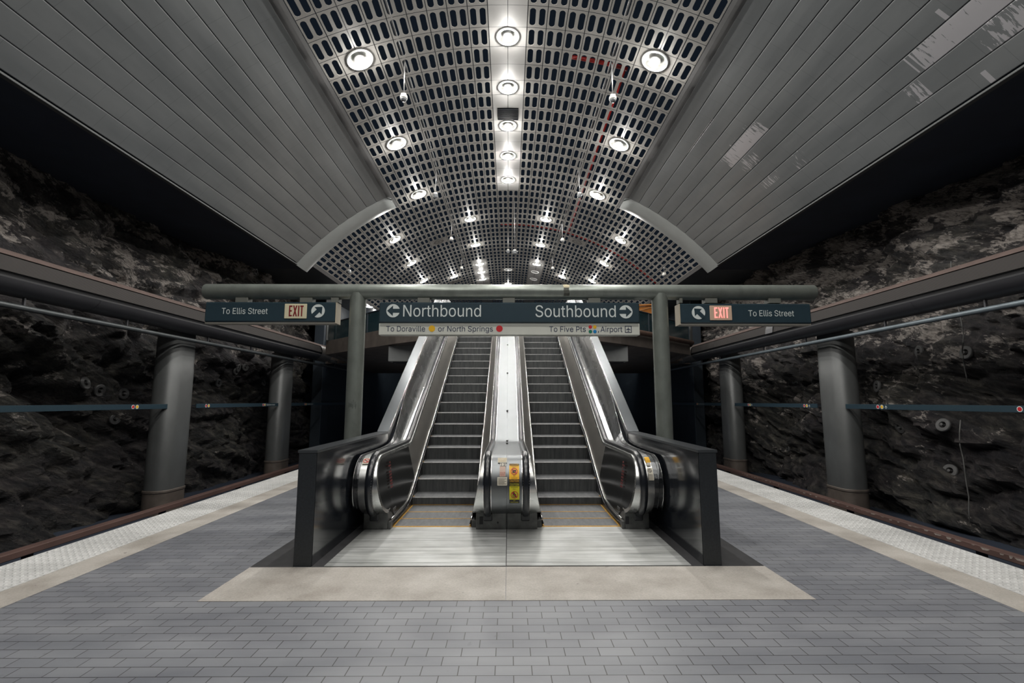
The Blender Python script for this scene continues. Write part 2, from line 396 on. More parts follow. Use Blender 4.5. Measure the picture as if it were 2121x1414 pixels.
# text: real letters as meshes, lying in the plane y = Y (facing -y) or on the plane x = X
_cache = {}
FONT = None
try:      # Blender's own bundled grotesque; the built-in font is used when it is not there
    import os
    _p = os.path.join(bpy.utils.system_resource('DATAFILES'), 'fonts', 'Inter.woff2')
    if os.path.exists(_p): FONT = bpy.data.fonts.load(_p)
except Exception: FONT = None
def text_pts(txt):
    """outline of the letters, filled by the non-zero rule (slab by slab), so overlapping strokes merge cleanly"""
    if txt in _cache: return _cache[txt]
    c = bpy.data.curves.new('t', 'FONT'); c.body = txt; c.size = 1.0
    if FONT: c.font = FONT
    o = bpy.data.objects.new('t', c); COL.objects.link(o)
    dg = bpy.context.evaluated_depsgraph_get(); cu = o.evaluated_get(dg).to_curve(dg)
    loops = []
    for sp in cu.splines:
        L = []
        if sp.type == 'BEZIER':
            P = sp.bezier_points; n = len(P)
            for a in range(n):
                p0, p1 = P[a], P[(a + 1) % n]; A, B, C_, D = p0.co, p0.handle_right, p1.handle_left, p1.co
                straight = (B - A).cross(D - A).length < 1e-5 and (C_ - A).cross(D - A).length < 1e-5
                m = 1 if straight else 6
                for q in range(m):
                    u = q / m; w = 1 - u
                    v = A * w ** 3 + B * 3 * w * w * u + C_ * 3 * w * u * u + D * u ** 3; L.append((v.x, v.y))
        else: L = [(q.co[0], q.co[1]) for q in sp.points]
        if len(L) > 2: loops.append(L)
    o.to_curve_clear() if hasattr(o, 'to_curve_clear') else None
    bpy.data.objects.remove(o); bpy.data.curves.remove(c)
    # group the loops into letters by overlap in x, to keep the slabs short
    loops.sort(key=lambda L: min(p[0] for p in L)); groups = []
    for L in loops:
        a, b_ = min(p[0] for p in L), max(p[0] for p in L)
        if groups and a < groups[-1][1] - 1e-4: groups[-1][0].append(L); groups[-1][1] = max(groups[-1][1], b_)
        else: groups.append([[L], b_])
    V_, F_ = [], []
    for Ls, _x in groups:
        E_ = []
        for L in Ls:
            for a in range(len(L)):
                (xa, ya), (xb, yb) = L[a], L[(a + 1) % len(L)]
                if abs(ya - yb) > 1e-7: E_.append((xa, ya, xb, yb, 1) if ya < yb else (xb, yb, xa, ya, -1))
        ys = {round(e[1], 6) for e in E_} | {round(e[3], 6) for e in E_}
        for a in range(len(E_)):
            for b_ in range(a):
                e, f = E_[a], E_[b_]; lo, hi = max(e[1], f[1]), min(e[3], f[3])
                if lo >= hi: continue
                X = lambda e, y: e[0] + (e[2] - e[0]) * (y - e[1]) / (e[3] - e[1])
                d0, d1 = X(e, lo) - X(f, lo), X(e, hi) - X(f, hi)
                if d0 * d1 < -1e-12: ys.add(round(lo + (hi - lo) * d0 / (d0 - d1), 6))
        ys = sorted(ys)
        X = lambda e, y: e[0] + (e[2] - e[0]) * (y - e[1]) / (e[3] - e[1])
        for y0, y1 in zip(ys, ys[1:]):
            if y1 - y0 < 1e-5: continue
            ym = (y0 + y1) / 2; act = sorted([e for e in E_ if e[1] < ym < e[3]], key=lambda e: X(e, ym)); w = 0
            for e in act:
                if w == 0: st = e
                w += e[4]
                if w == 0:
                    k = len(V_); V_ += [(X(st, y0), y0, 0), (X(e, y0), y0, 0), (X(e, y1), y1, 0), (X(st, y1), y1, 0)]; F_.append((k, k + 1, k + 2, k + 3))
    _cache[txt] = (V_, F_); return _cache[txt]
def text_bb(txt):
    vs, _ = text_pts(txt); xs = [v[0] for v in vs]; ys = [v[1] for v in vs]
    return min(xs), max(xs), min(ys), max(ys)
CAP = None
def put_text(name, txt, x0, x1, base, cap, fn, m, parent, thick=0.0, label=None, bold=0.0):
    """letters run from x0 to x1, baseline at base, capitals `cap` tall; fn(u, w) maps them on to the surface"""
    global CAP
    if CAP is None: CAP = text_bb('H')[3]
    vs, fs = text_pts(txt); bx0, bx1, _, _ = text_bb(txt)
    sx = (x1 - x0) / (bx1 - bx0); sz = cap / CAP
    b = MB(); b.add([fn(x0 + (v[0] - bx0) * sx, base + v[1] * sz) for v in vs], fs)
    if bold:
        for q, d in enumerate((-bold, bold)):
            pts = [fn(x0 + d + (v[0] - bx0) * sx, base + v[1] * sz) for v in vs]
            b.add([(p_[0], p_[1] - .0006 * (q + 1), p_[2]) for p_ in pts], fs)
    o = b.build(name, m, parent, normals=False)
    if label: o['label'] = label
    return o
def disc(cx, cz, r, fn, seg=32, r0=0.0, sz=1.0):
    b = MB()
    if r0 == 0: return b.add([fn(cx + r * math.cos(2 * PI * k / seg), cz + sz * r * math.sin(2 * PI * k / seg)) for k in range(seg)], [tuple(range(seg))])
    v = [fn(cx + q * math.cos(2 * PI * k / seg), cz + sz * q * math.sin(2 * PI * k / seg)) for q in (r, r0) for k in range(seg)]
    return b.add(v, [(k, (k + 1) % seg, seg + (k + 1) % seg, seg + k) for k in range(seg)])
def poly2(pts, fn):
    return MB().add([fn(*p) for p in pts], [tuple(range(len(pts)))])

CX = -0.02   # centre line of the hall
# ------------------------------------------------------------------ floor
b = MB(); b.box(-3.95, 3.93, -9, 45, -0.25, 0.0)
b.build('floor', M_tile); struct(bpy.data.objects['floor'])
for s, e0, e1, e2 in ((-1, 3.95, 4.28, 4.93), (1, 3.93, 4.26, 4.91)):
    x = sorted((s * e0, s * e1)); struct(MB().box(x[0], x[1], -9, 45, -0.25, 0.002).build('floor', M_beige))
    x = sorted((s * e1, s * e2)); b = MB().box(x[0], x[1], -9, 45, -0.25, 0.006)
    # raised warning domes and the joints between the tiles
    y = 2.6
    while y < 16.0:
        for i in range(9):
            xx = s * (e1 + 0.045 + i * 0.07)
            r = 0.019; v = []; n = 6
            for rr, zz in ((r, 0.006), (r * 0.6, 0.0125)):
                v += [(xx + rr * math.cos(2 * PI * k / n), y + rr * math.sin(2 * PI * k / n), zz) for k in range(n)]
            b.add(v, [(k, (k + 1) % n, n + (k + 1) % n, n + k) for k in range(n)] + [tuple(range(n, 2 * n))])
        y += 0.07
    o = b.build('trim_1' if s < 0 else 'trim_2', M_tact); struct(o)
    x = sorted((s * (e2 - 0.03), s * e2)); struct(MB().box(x[0], x[1], -9, 45, -1.2, -0.25).build('wall_platform', M_void))
# beige apron in front of the escalators, dark stone flanks, plate channels
struct(MB().box(-2.5, CX - 0.002, 4.07, 4.855, 0.0, 0.003).build('floor', M_beige))
struct(MB().box(CX + 0.002, 2.5, 4.07, 4.855, 0.0, 0.003).build('floor', M_beige))
struct(MB().box(-2.5, -2.09, 4.855, 12, 0.0, 0.003).build('floor', M_apron_dk))
struct(MB().box(2.09, 2.5, 4.855, 12, 0.0, 0.003).build('floor', M_apron_dk))
struct(MB().box(-1.93, 1.93, 4.862, 6.29, 0.0, 0.0015).build('floor', M_apron_dk))
# track beds
for s in (-1, 1):
    x = sorted((s * 4.9, s * 10.6)); struct(MB().box(x[0], x[1], -9, 45, -1.35, -1.2).build('floor', M_void))

# ------------------------------------------------------------------ rock walls
def rock_wall(s, m):
    ys = []; y = -8.0
    while y < 24.0:
        ys.append(y); y += 0.5 if y < 6.5 else (0.062 if y < 14 else 0.08)
    zs = [-1.5 + 0.062 * i for i in range(int(8.6 / 0.062))]
    b = MB(); ny = len(ys)
    seed = Vector((3.1, 7.7, 1.3)) if s < 0 else Vector((13.2, 2.4, 9.1))
    tl = 0.42 if s < 0 else -0.38
    def h(y, z):
        # tilted strata: long blocks broken by joints, with ledges
        u = y + 0.35 * z; w = z + tl * (y - 14) * 0.6
        wob = noise.noise(Vector((u * .35, w * .35, 0)) + seed) * 1.1
        p = Vector((u * 0.30, (w + wob) * 0.85, 0.3)) + seed
        a = noise.noise(p) * 0.62
        c = noise.voronoi(Vector((u * 0.55 + wob, (w + wob * .6) * 1.35, 1.7)) + seed)[0]
        a += (min(c[1] - c[0], 0.35)) * 0.75
        a += abs(noise.noise(Vector((u * 1.0, w * 2.2, 5)) + seed)) * 0.20
        c2 = noise.voronoi(Vector((u * 1.7 + wob * 2, w * 3.0 + noise.noise(Vector((u, w, 1)) * 1.5) * .5, 8.7)) + seed)[0]
        a += min(c2[1] - c2[0], 0.3) * 0.24
        a += noise.noise(Vector((u * 3.6, w * 5.5, 2)) + seed) * 0.09
        a += noise.noise(Vector((u * 8, w * 15, 4)) + seed) * 0.045
        return a
    for z in zs:
        for y in ys:
            d = h(y, z) - 0.35
            lean = 0.25 * smoothstep(4.5, 7.2, z) - 0.10 * smoothstep(1.5, -1.5, z)
            b.v.append((s * (9.75 + lean - d), y + noise.noise(Vector((y, z, 3))) * 0.03, z + noise.noise(Vector((z * 2, y * 2, 9))) * 0.03))
    for j in range(len(zs) - 1):
        for i in range(ny - 1):
            b.f.append((j * ny + i, j * ny + i + 1, (j + 1) * ny + i + 1, (j + 1) * ny + i))
    o = b.build('wall_left' if s < 0 else 'wall_right', m, smooth=True, angle=38, normals=False); struct(o)
    # solid backing
    x = sorted((s * 10.9, s * 11.2)); struct(MB().box(x[0], x[1], -9, 45, -1.4, 7.3).build('wall_left' if s < 0 else 'wall_right', M_void))
rock_wall(-1, M_rockL); rock_wall(1, M_rockR)
for s in (-1, 1):
    n = 'wall_left' if s < 0 else 'wall_right'
    x = sorted((s * 9.1, s * 9.5)); struct(MB().box(x[0], x[1], 24.0, 45, -1.3, 6.77).build(n, M_darkwall))
    # pilaster where the rock stops, and the deeper grey panel next to it
    x = sorted((s * 8.95, s * 9.45)); struct(MB().box(x[0], x[1], 23.0, 23.95, -1.3, 6.77, 0.03).build('trim_3' if s < 0 else 'trim_4', M_darkwall))
L = bpy.data.lights.new('added_fill_light', 'POINT'); L.energy = 24; L.color = (.45, .66, 1.0); L.shadow_soft_size = .05  # unseen bluish fill added to lift the blacks; no fixture stands here
for x, y, z in ((-2.9, 23, 1.0), (2.9, 23, 1.0)):
    o = bpy.data.objects.new('added_fill_light', L); COL.objects.link(o); o.location = (x, y, z)
# ------------------------------------------------------------------ ceiling
ZC = 0.03; RL = 9.97; RW = 9.97
def V(th, y, R):
    a = math.radians(th); return (CX + R * math.sin(a), y, ZC + R * math.cos(a))
ROW = 0.6; ROW0 = 9.2           # row boundaries at ROW0 + 0.6 k
YB = 17.6                       # bulkhead
side_lights = [(20, y) for y in (2.9, 6.5, 10.1, 13.7, 17.3)] + [(30, 20.3), (30, 23.9), (30, 27.5), (20, 29.3), (10, 20.9), (10, 24.5)]
LIGHTS = []
for th, y in side_lights: LIGHTS += [(-th, y), (th, y)]
CENTRE = [(0, 10.1 + 1.8 * k) for k in range(-6, 5)]
LIGHTS += [(-20, -0.7), (20, -0.7), (-20, -4.3), (20, -4.3)]
STRIPL = [(s * 10, y) for y in (28.1, 29.9, 31.7, 33.5) for s in (-1, 1)]
FARC = [(0, 30.0), (0, 33.5)]
SPEAK = [(-20, 22.7), (20, 22.7), (-20, 30.5), (20, 30.5)]
FIX = [(t, y, 'l') for t, y in LIGHTS + CENTRE + STRIPL] + [(t, y, 'l') for t, y in FARC] + [(t, y, 's') for t, y in SPEAK]
def near_fix(t0, t1, yc):
    for t, y, k in FIX:
        if abs(y - yc) < 0.31 and t0 > t - 2.6 and t1 < t + 2.6: return True
    return False
def rect_hole(b, t0, t1, y0, y1, hole, R, wall=0.006):
    """panel rectangle in (theta, y) with a star-shaped hole; hole points given in metres about the centre"""
    tc = (t0 + t1) / 2; yc = (y0 + y1) / 2; k = math.degrees(1 / R)
    hx = (t1 - t0) / 2 / k; hy = (y1 - y0) / 2; n = len(hole)
    out = []
    for (x, y) in hole:
        s = min(hx / abs(x) if abs(x) > 1e-9 else 1e9, hy / abs(y) if abs(y) > 1e-9 else 1e9)
        out.append((x * s, y * s, 0 if hx / max(abs(x), 1e-9) < hy / max(abs(y), 1e-9) else 1))
    o = len(b.v)
    for (x, y) in hole: b.v.append(V(tc + x * k, yc + y, R))
    for (x, y, _) in out: b.v.append(V(tc + x * k, yc + y, R))
    for (x, y) in hole: b.v.append(V(tc + x * k, yc + y, R + wall))
    for i in range(n):
        j = (i + 1) % n
        b.f.append((o + i, o + j, o + n + j, o + n + i)); b.f.append((o + i, o + 2 * n + i, o + 2 * n + j, o + j))
        if out[i][2] != out[j][2]:
            sx = 1 if (out[i][0] + out[j][0]) > 0 else -1; sy = 1 if (out[i][1] + out[j][1]) > 0 else -1
            b.v.append(V(tc + sx * hx * k, yc + sy * hy, R)); b.f.append((o + n + i, o + n + j, len(b.v) - 1))
def stadium(w, l):
    r = w / 2; p = []
    for sy, a0 in ((1, 0), (-1, 180)):
        for q in range(7):
            a = math.radians(a0 + 30 * q)
            p.append((r * math.cos(a) * (1.0), sy * (l / 2 - r) + r * math.sin(a)))
    return p
SLOT = stadium(0.130, 0.475)
CIRC = [(0.285 * math.cos(2 * PI * (k + .5) / 24), 0.285 * math.sin(2 * PI * (k + .5) / 24)) for k in range(24)]
CIRCC = [(0.245 * math.cos(2 * PI * (k + .5) / 24), 0.245 * math.sin(2 * PI * (k + .5) / 24)) for k in range(24)]
ZCW = 0.11
def VW(th, y, R):
    a = math.radians(th); return (CX + R * math.sin(a), y, ZCW + R * math.cos(a))
def plain(b, t0, t1, y0, y1, R):
    o = len(b.v); b.v += [V(t0, y0, R), V(t1, y0, R), V(t1, y1, R), V(t0, y1, R)]; b.f.append((o, o + 1, o + 2, o + 3))
lat = MB(); strip = MB(); bars = MB(); trims = MB()
GP = 0.05; GR = 0.006           # gaps between pair columns (degrees) and between rows (metres)
k = -30
while True:
    y0 = ROW0 + ROW * k; y1 = y0 + ROW; k += 1
    if y0 > 44: break
    if y0 < -9: continue
    yc = (y0 + y1) / 2; far = y0 > YB - 0.1
    lim = 47.5 if far else 25.0
    pairs = int(round((lim - 2.5) / 2.5))
    for s in (-1, 1):
        for p in range(pairs):
            a = 2.5 + 2.5 * p; t0, t1 = (a, a + 2.5) if s > 0 else (-a - 2.5, -a)
            if near_fix(t0, t1, yc):
                continue
            far_strip = yc > 27.3 and 7.4 < abs(a) and a + 2.5 < 12.6
            if y0 < 5 or far_strip: plain(strip if far_strip else lat, t0 + GP, t1 - GP, y0 + GR, y1 - GR, RL); continue
            m = (t0 + t1) / 2
            rect_hole(lat, t0 + GP, m, y0 + GR, y1 - GR, SLOT, RL); rect_hole(lat, m, t1 - GP, y0 + GR, y1 - GR, SLOT, RL)
    cf = near_fix(-2.5, 2.5, yc)
    if not cf:
        if y0 > 18.1:
            for q in range(4):
                a = -2.5 + 1.25 * q; g0 = GP if q in (0, 2) else 0; g1 = GP if q in (1, 3) else 0
                rect_hole(lat, a + g0, a + 1.25 - g1, y0 + GR, y1 - GR, SLOT, RL)
        else:
            hatch = 13.0 < yc < 13.2
            if not hatch:
                plain(strip, -2.5 + GP, -0.03, y0 + GR / 2, y1 - GR / 2, RL); plain(strip, 0.03, 2.5 - GP, y0 + GR / 2, y1 - GR / 2, RL)
            else:
                for a0, a1 in ((-2.5 + GP, -1.75), (1.75, 2.5 - GP)): plain(strip, a0, a1, y0, y1, RL)
for (t, y, kd) in FIX:
    R = RL; tgt = strip if (t == 0 and y < 18) or (abs(t) == 10 and y > 27.4) else lat
    if kd == 's': plain(tgt, t - 2.5 + GP, t + 2.5 - GP, round((y - 9.5) / .6) * .6 + 9.2 + GR, round((y - 9.5) / .6) * .6 + 9.8 - GR, R)
    else:
        yc = round((y - 9.5) / .6) * .6 + 9.5
        rect_hole(tgt, t - 2.5 + GP, t + 2.5 - GP, yc - .3 + GR, yc + .3 - GR, CIRCC if t == 0 or yc > 19 else CIRC, R)
struct(lat.build('ceiling', M_lattice, normals=False)); struct(strip.build('ceiling', M_strip, normals=False))
for th in [2.5 * i for i in range(-19, 20)]:
    y0 = -9 if abs(th) <= 25 else YB
    if th == 0: y0 = 18.3
    w = 0.022
    bars.add([V(th - w, y0, RL + .012), V(th + w, y0, RL + .012), V(th + w, 44, RL + .012), V(th - w, 44, RL + .012)], [(0, 1, 2, 3)])
struct(bars.build('ceiling', M_tbar, normals=False))
# edge trims of the perforated vault
def arcband(b, ta, tb, y0, y1, R, n=4, th=0.03):
    r1 = [V(ta + (tb - ta) * i / n, y0, R) for i in range(n + 1)]; r2 = [V(ta + (tb - ta) * i / n, y1, R) for i in range(n + 1)]
    r3 = [V(ta + (tb - ta) * i / n, y0, R + th) for i in range(n + 1)]; r4 = [V(ta + (tb - ta) * i / n, y1, R + th) for i in range(n + 1)]
    b.loft([r3, r1, r2, r4, r3])
    for i in (0, n): b.add([r1[i], r2[i], r4[i], r3[i]], [(0, 1, 2, 3)])
for s in (-1, 1):
    b = MB(); arcband(b, s * 25.06, s * 25.55, -9, YB + 0.1, RL); arcband(b, s * 25.60, s * 26.75, -9, YB + .0, RL + 0.11)
    # inner edge of the lower vault to the plank ceiling
    
    struct(b.build('trim_5' if s < 0 else 'trim_6', M_trim))
    b = MB(); arcband(b, s * 47.55, s * 48.2, YB, 44, RL); struct(b.build('trim_7' if s < 0 else 'trim_8', M_trim))
    # plank ceiling
    b = MB(); b.uv = []
    T0, T1, NP = 26.6, 49.8, 10
    dth = (T1 - T0) / NP
    for p in range(NP):
        a0 = T0 + dth * p + 0.035; a1 = T0 + dth * (p + 1) - 0.035
        prof = [(a0, .03), (a0, 0), (a0 + .06, -.004), ((a0 + a1) / 2, -.007), (a1 - .06, -.004), (a1, 0), (a1, .03)]
        rows = []
        for y in (-9, 16.75):
            rows.append([VW(s * t, y, RW + d) for t, d in prof])
            b.uv += [(p + 0.02 + 0.96 * (t - a0) / (a1 - a0), y) for t, d in prof]
        b.loft(rows)
    struct(b.build('ceiling', M_wingR if s > 0 else M_wingL, normals=False))
    b = MB(); arcband(b, s * T0, s * T1, -9, 17.6, RW + 0.12, 10, 0.02); struct(b.build('ceiling', M_void, normals=False))
    # turned-down outer lip
    b = MB(); e = VW(s * 49.85, 0, RW)
    x0, x1 = sorted((e[0], e[0] + s * 0.10)); b.box(x0, x1, -9, 16.9, e[2] - 0.05, e[2] - 0.01, 0.006)
    struct(b.build('trim_9' if s < 0 else 'trim_10', mat('lip metal', srgb(74, 76, 76), .55, 0, spec=.15)))
    # dark soffit out to the rock
    x0, x1 = sorted((e[0] + s * .09, s * 11)); struct(MB().box(x0, x1, -9, 17.6, e[2] + .03, e[2] + .2).build('ceiling', M_void))
    x0, x1 = sorted((V(s * 48.2, 0, RL)[0], s * 11)); struct(MB().box(x0, x1, YB, 45, 6.70, 6.85).build('ceiling', M_darkwall))
    # rounded bulkhead closing the plank ceiling
    rings = []
    for i in range(41):
        th = 25.7 + (49.9 - 25.7) * i / 40
        ring = []
        f = smoothstep(25.7, 26.9, th)
        for q in range(13):
            u = q / 12
            base = (0.09 * (1 - u)) * f
            ring.append(V(s * th, 16.70 + 0.30 * (1 - f) + (17.64 - 16.70 - .30 * (1 - f)) * u, RL - .01 + base - 0.11 * math.sin(PI * u) ** .8 * (.35 + .65 * f)))
        ring.append(V(s * th, 17.66, RL + .2)); ring.append(V(s * th, 16.70 + .3 * (1 - f), RL + .2))
        rings.append(ring)
    b = MB().loft(rings, True); b.add(rings[-1], [tuple(range(len(rings[-1])))]); b.add(rings[0], [tuple(range(len(rings[0])))])
    struct(b.build('trim_11' if s < 0 else 'trim_12', M_cove, smooth=True, angle=50))

# pipes above the perforated ceiling
for s in (-1, 1):
    o = MB().tube([V(s * 14.5, 4, 10.2), V(s * 14.5, 40, 10.2)], 0.03, 8).build('conduit', M_conduit, smooth=True)
    tag(o, 'silver conduit glimpsed through the %s half of the perforated ceiling' % ('left' if s < 0 else 'right'), 'pipe')
o = bpy.data.objects.new('sprinkler_pipe', None); COL.objects.link(o); tag(o, 'red sprinkler pipe glimpsed above the ceiling slots on the right', 'pipe')
MB().tube([V(16.6, 11.0, 10.3), V(16.8, 22.6, 10.3)], 0.05, 8).build('pipe_run', M_redpipe, o, smooth=True)
MB().tube([V(-2 + i * 2.5, 22.9 - (0.35 * max(0, i - 6) if i > 6 else 0) * 0 , 10.35) for i in range(20)], 0.05, 8).build('branch_pipe', M_redpipe, o, smooth=True)
MB().tube([V(9 + i, 11.0, 10.3) for i in range(9)], 0.05, 8).build('branch_pipe', M_redpipe, o, smooth=True)

# ceiling lamps
def fix_matrix(th, y, R):
    p = Vector(V(th, y, R)); zax = Vector((math.sin(math.radians(th)), 0, math.cos(math.radians(th))))
    yax = Vector((0, 1, 0)); xax = yax.cross(zax)
    return Matrix((( xax.x, yax.x, zax.x, p.x), (xax.y, yax.y, zax.y, p.y), (xax.z, yax.z, zax.z, p.z), (0, 0, 0, 1)))
_proto = {}
def proto_light(r, kind):
    key = (r, kind)
    if key in _proto: return _proto[key]
    a = MB().lathe([(r - .012, .012), (r - .012, -.012), (r + .004, -.022), (r + .022, -.012), (r + .026, .0), (r - .012, .012)], 32)
    b = MB(); prof = [(r - .012, 0.01), (r - .02, .06), (r - .06, .13), (r - .12, .19), (0.06, .215), (0.001, .22)]
    b.lathe(prof, 28)
    c = MB().lathe([(0.001, .10), (.05, .105), (.075, .13), (.075, .17), (.055, .19), (.05, .205)], 18)
    _proto[key] = (a, b, c); return _proto[key]
def mesh_of(mb, name, m):
    me = bpy.data.meshes.new(name); me.from_pydata(mb.v, [], mb.f); me.materials.append(m)
    for p in me.polygons: p.use_smooth = True
    return me
_lm = {}
LIGHT_SCALE = 1.0
def lamp_data(power, key, rad=0.07):
    k = (power, key)
    if k in _lm: return _lm[k]
    L = bpy.data.lights.new('ceiling_lamp', 'POINT'); L.energy = power; L.color = (1.0, 0.972, 0.925); L.shadow_soft_size = rad
    _lm[k] = L; return L
def ceiling_light(th, y, r, label, power, on=True, grp=None, lampm=None):
    M = fix_matrix(th, y, RL)
    t = thing('ceiling_light', label, 'ceiling light', M.translation, grp); t.rotation_euler = M.to_euler()
    key = (r, 'l')
    if key not in _lm:
        a, b, c = proto_light(r, 'l')
        _lm[key] = (mesh_of(a, 'rim', M_rim), mesh_of(b, 'reflector', M_refl), c)
    ra, rb, rc = _lm[key]
    lm = lampm or M_lamp
    if (key, lm.name) not in _lm: _lm[(key, lm.name)] = mesh_of(rc, 'lamp', lm)
    for nm, me in (('rim', ra), ('reflector', rb), ('lamp', _lm[(key, lm.name)])):
        o = bpy.data.objects.new(nm, me); COL.objects.link(o); o.parent = t
    if power:
        L = bpy.data.objects.new('lamp_glow', lamp_data(power, 'c' if th == 0 else 's')); COL.objects.link(L); L.location = M @ Vector((0, 0, -0.035))
    return t
PS, PC, PF = 520, 420, 300
ordn = {10.1: 'nearest', 11.9: 'second nearest', 13.7: 'third nearest', 15.5: 'fourth nearest', 17.3: 'farthest'}
for (t, y) in CENTRE:
    yy = round(y, 1)
    if yy in ordn: ceiling_light(t, y, .245, 'round downlight in the smooth centre ceiling strip, %s of five' % ordn[yy], PC, grp='downlights in the centre strip')
    elif yy >= 1.0:
        pass
for (t, y) in LIGHTS:
    sd = 'left' if t < 0 else 'right'
    if abs(t) == 20 and y < 18:
        if y < 9: continue
        w = {10.1: 'nearest and biggest', 13.7: 'middle', 17.3: 'farthest'}[y]
        ceiling_light(t, y, .285, 'large open downlight, %s in the row on the %s of the strip' % (w, sd), PS, grp='large downlights flanking the centre strip')
    elif abs(t) == 30:
        w = {20.3: 'first', 23.9: 'second', 27.5: 'third'}[y]
        ceiling_light(t, y, .245, 'round downlight on the far %s slope of the vault, %s past the bulkhead' % (sd, w), PF, grp='downlights in the far vault')
    elif abs(t) == 10:
        w = {20.9: 'just past the bulkheads', 24.5: 'second past the bulkheads'}[y]
        ceiling_light(t, y, .245, 'round downlight %s, %s of centre' % (w, sd), PF, grp='downlights in the far vault')
    elif abs(t) == 20 and y > 28:
        ceiling_light(t, y, .245, 'small far downlight near the beam top, outside the %s ceiling strip' % sd, PF, grp='downlights in the far vault')
for (t, y) in STRIPL:
    if y > 33: continue
    sd = 'left' if t < 0 else 'right'; w = {28.1: 'upper', 29.9: 'middle', 31.7: 'lower'}[y]
    off = t > 0 and y > 29
    ceiling_light(t, y, .245, 'small downlight, %s of three in the far %s solid strip%s' % (w, sd, ', greenish and dim' if off else ''), 0 if off else PF * .6, grp='downlights in the far solid strips', lampm=M_lampoff if off else None)
for (t, y) in FARC:
    ceiling_light(t, round((y - 9.5) / .6) * .6 + 9.5, .245, 'dim %s downlight on the far centre line above the beam' % ('green' if y < 31 else 'white'), 0 if y < 31 else 60, grp='dim centre downlights', lampm=M_lampoff if y < 31 else None)
# lamps of the same rows that hang over the camera's end of the platform
def overhead(t, y, r, label, p):
    ceiling_light(t, y, r, label, p, grp='downlights over the near platform')
for (t, y) in CENTRE:
    if round(y, 1) not in ordn: overhead(t, y, .245, 'round centre strip downlight over the near platform', PC)
for (t, y) in LIGHTS:
    if abs(t) == 20 and y < 9: overhead(t, y, .285, 'large round downlight over the near platform', PS)
# two downlights in the far side soffit
for x, y, w in ((-7.6, 25.6, 'upper'), (-7.75, 27.4, 'lower')):
    t = thing('soffit_light', 'small round soffit light left of the hanging main sign, %s of two' % w, 'ceiling light', (x, y, 6.70), 'soffit lights')
    MB().lathe([(0.16, 0), (0.19, -.01), (0.20, .0)], 20, Matrix.Translation((x, y, 6.695))).build('rim', M_rim, t, smooth=True)
    MB().lathe([(0.001, -.004), (0.16, -.002)], 20, Matrix.Translation((x, y, 6.695))).build('lamp', M_lamp, t)
    L = bpy.data.objects.new('lamp_glow', lamp_data(60, 'f', 0.1)); COL.objects.link(L); L.location = (x, y, 6.5)
# air grille in the centre strip
t = thing('air_grille', 'dark square air grille in the smooth centre ceiling strip', 'grille', V(0, 13.1, RL))
c = V(0, 13.1, RL)
MB().box(c[0] - .32, c[0] + .32, 12.82, 13.38, c[2] + .0, c[2] + .06).build('box', mat('matt black', (.006, .007, .009), .9, spec=.05), t)
for i in range(9):
    y = 12.86 + i * .06; MB().box(c[0] - .30, c[0] + .30, y, y + .02, c[2] - .012, c[2] + .0).build('louvre', mat('grille blade', srgb(20, 24, 28), .8, 0, spec=.1), t)
for (th, y) in SPEAK:
    M = fix_matrix(th, round((y - 9.5) / .6) * .6 + 9.5, RL)
    sd = 'left' if th < 0 else 'right'
    t = thing('ceiling_speaker', 'round ceiling speaker with a dark ring, %s on the %s' % ('nearer' if y < 25 else 'farther', sd), 'speaker', M.translation, 'ceiling speakers')
    MB().lathe([(0.20, -.004), (0.20, -.02), (0.25, -.02), (0.25, -.004)], 28, M).build('dark_ring', mat('speaker ring', srgb(62, 60, 58), .6), t)
    MB().lathe([(0.001, -.02), (0.045, -.02), (0.05, -.004)], 16, M).build('cone', mat('speaker ring', srgb(62, 60, 58), .6), t)
# hanging cameras
def pendant(x, y, ztop, z, label, dark=False, r=0.085, cat='camera'):
    t = thing('pendant_camera', label, cat, (x, y, z), 'cameras hung from the vault')
    MB().tube([(x, y, z + .12), (x, y, ztop)], 0.013, 8).build('rod', M_conduit, t, smooth=True)
    MB().box(x - .06, x + .06, y - .05, y + .05, z + .06, z + .13, .01).build('bracket', M_sensor, t)
    MB().lathe([(r, .0), (r * 1.05, .03), (r, .07), (r * .5, .09)], 16, Matrix.Translation((x, y, z))).build('housing', M_sensor_dk if dark else M_sensor, t, smooth=True)
    MB().lathe([(0.001, -r * .8), (r * .5, -r * .68), (r * .85, -r * .35), (r * .95, 0)], 16, Matrix.Translation((x, y, z))).build('dome', M_sensor_dk, t, smooth=True)
for (x, y, zt, z, lab, dk) in [
    (-2.50, 10.55, 10.05, 8.74, 'white dome camera on a rod beside the nearest left downlight', False),
    (2.49, 10.55, 10.05, 8.74, 'white dome camera on a rod beside the nearest right downlight', False),
    (-2.56, 15.95, 10.05, 8.72, 'dark dome camera on a rod beside the farthest large left downlight', True),
    (2.48, 15.85, 10.05, 8.70, 'dark dome camera on a rod beside the farthest large right downlight', True),
    (-2.62, 21.1, 10.05, 8.93, 'small dome camera on a rod past the left bulkhead tip', False),
    (2.47, 21.0, 10.05, 8.86, 'small dome camera on a rod past the right bulkhead tip', False),
    (-2.66, 26.3, 10.0, 9.04, 'tiny pale camera on a rod left of the far centre line', False),
    (2.52, 26.3, 10.0, 9.04, 'tiny pale camera on a rod right of the far centre line', False),
    (-0.02, 22.96, 10.3, 8.95, 'small dome camera on a rod at the far centre of the vault', True),
    (-6.79, 19.8, 7.45, 7.02, 'small camera hung low at the left edge of the far vault', True),
    (6.74, 20.0, 7.5, 6.98, 'small camera hung low at the right edge of the far vault', False)]:
    pendant(x, y, zt, z, lab, dk)
pendant(0.257, 19.2, 10.3, 7.72, 'large dark dome camera on a long rod near the centre line', True, 0.12)

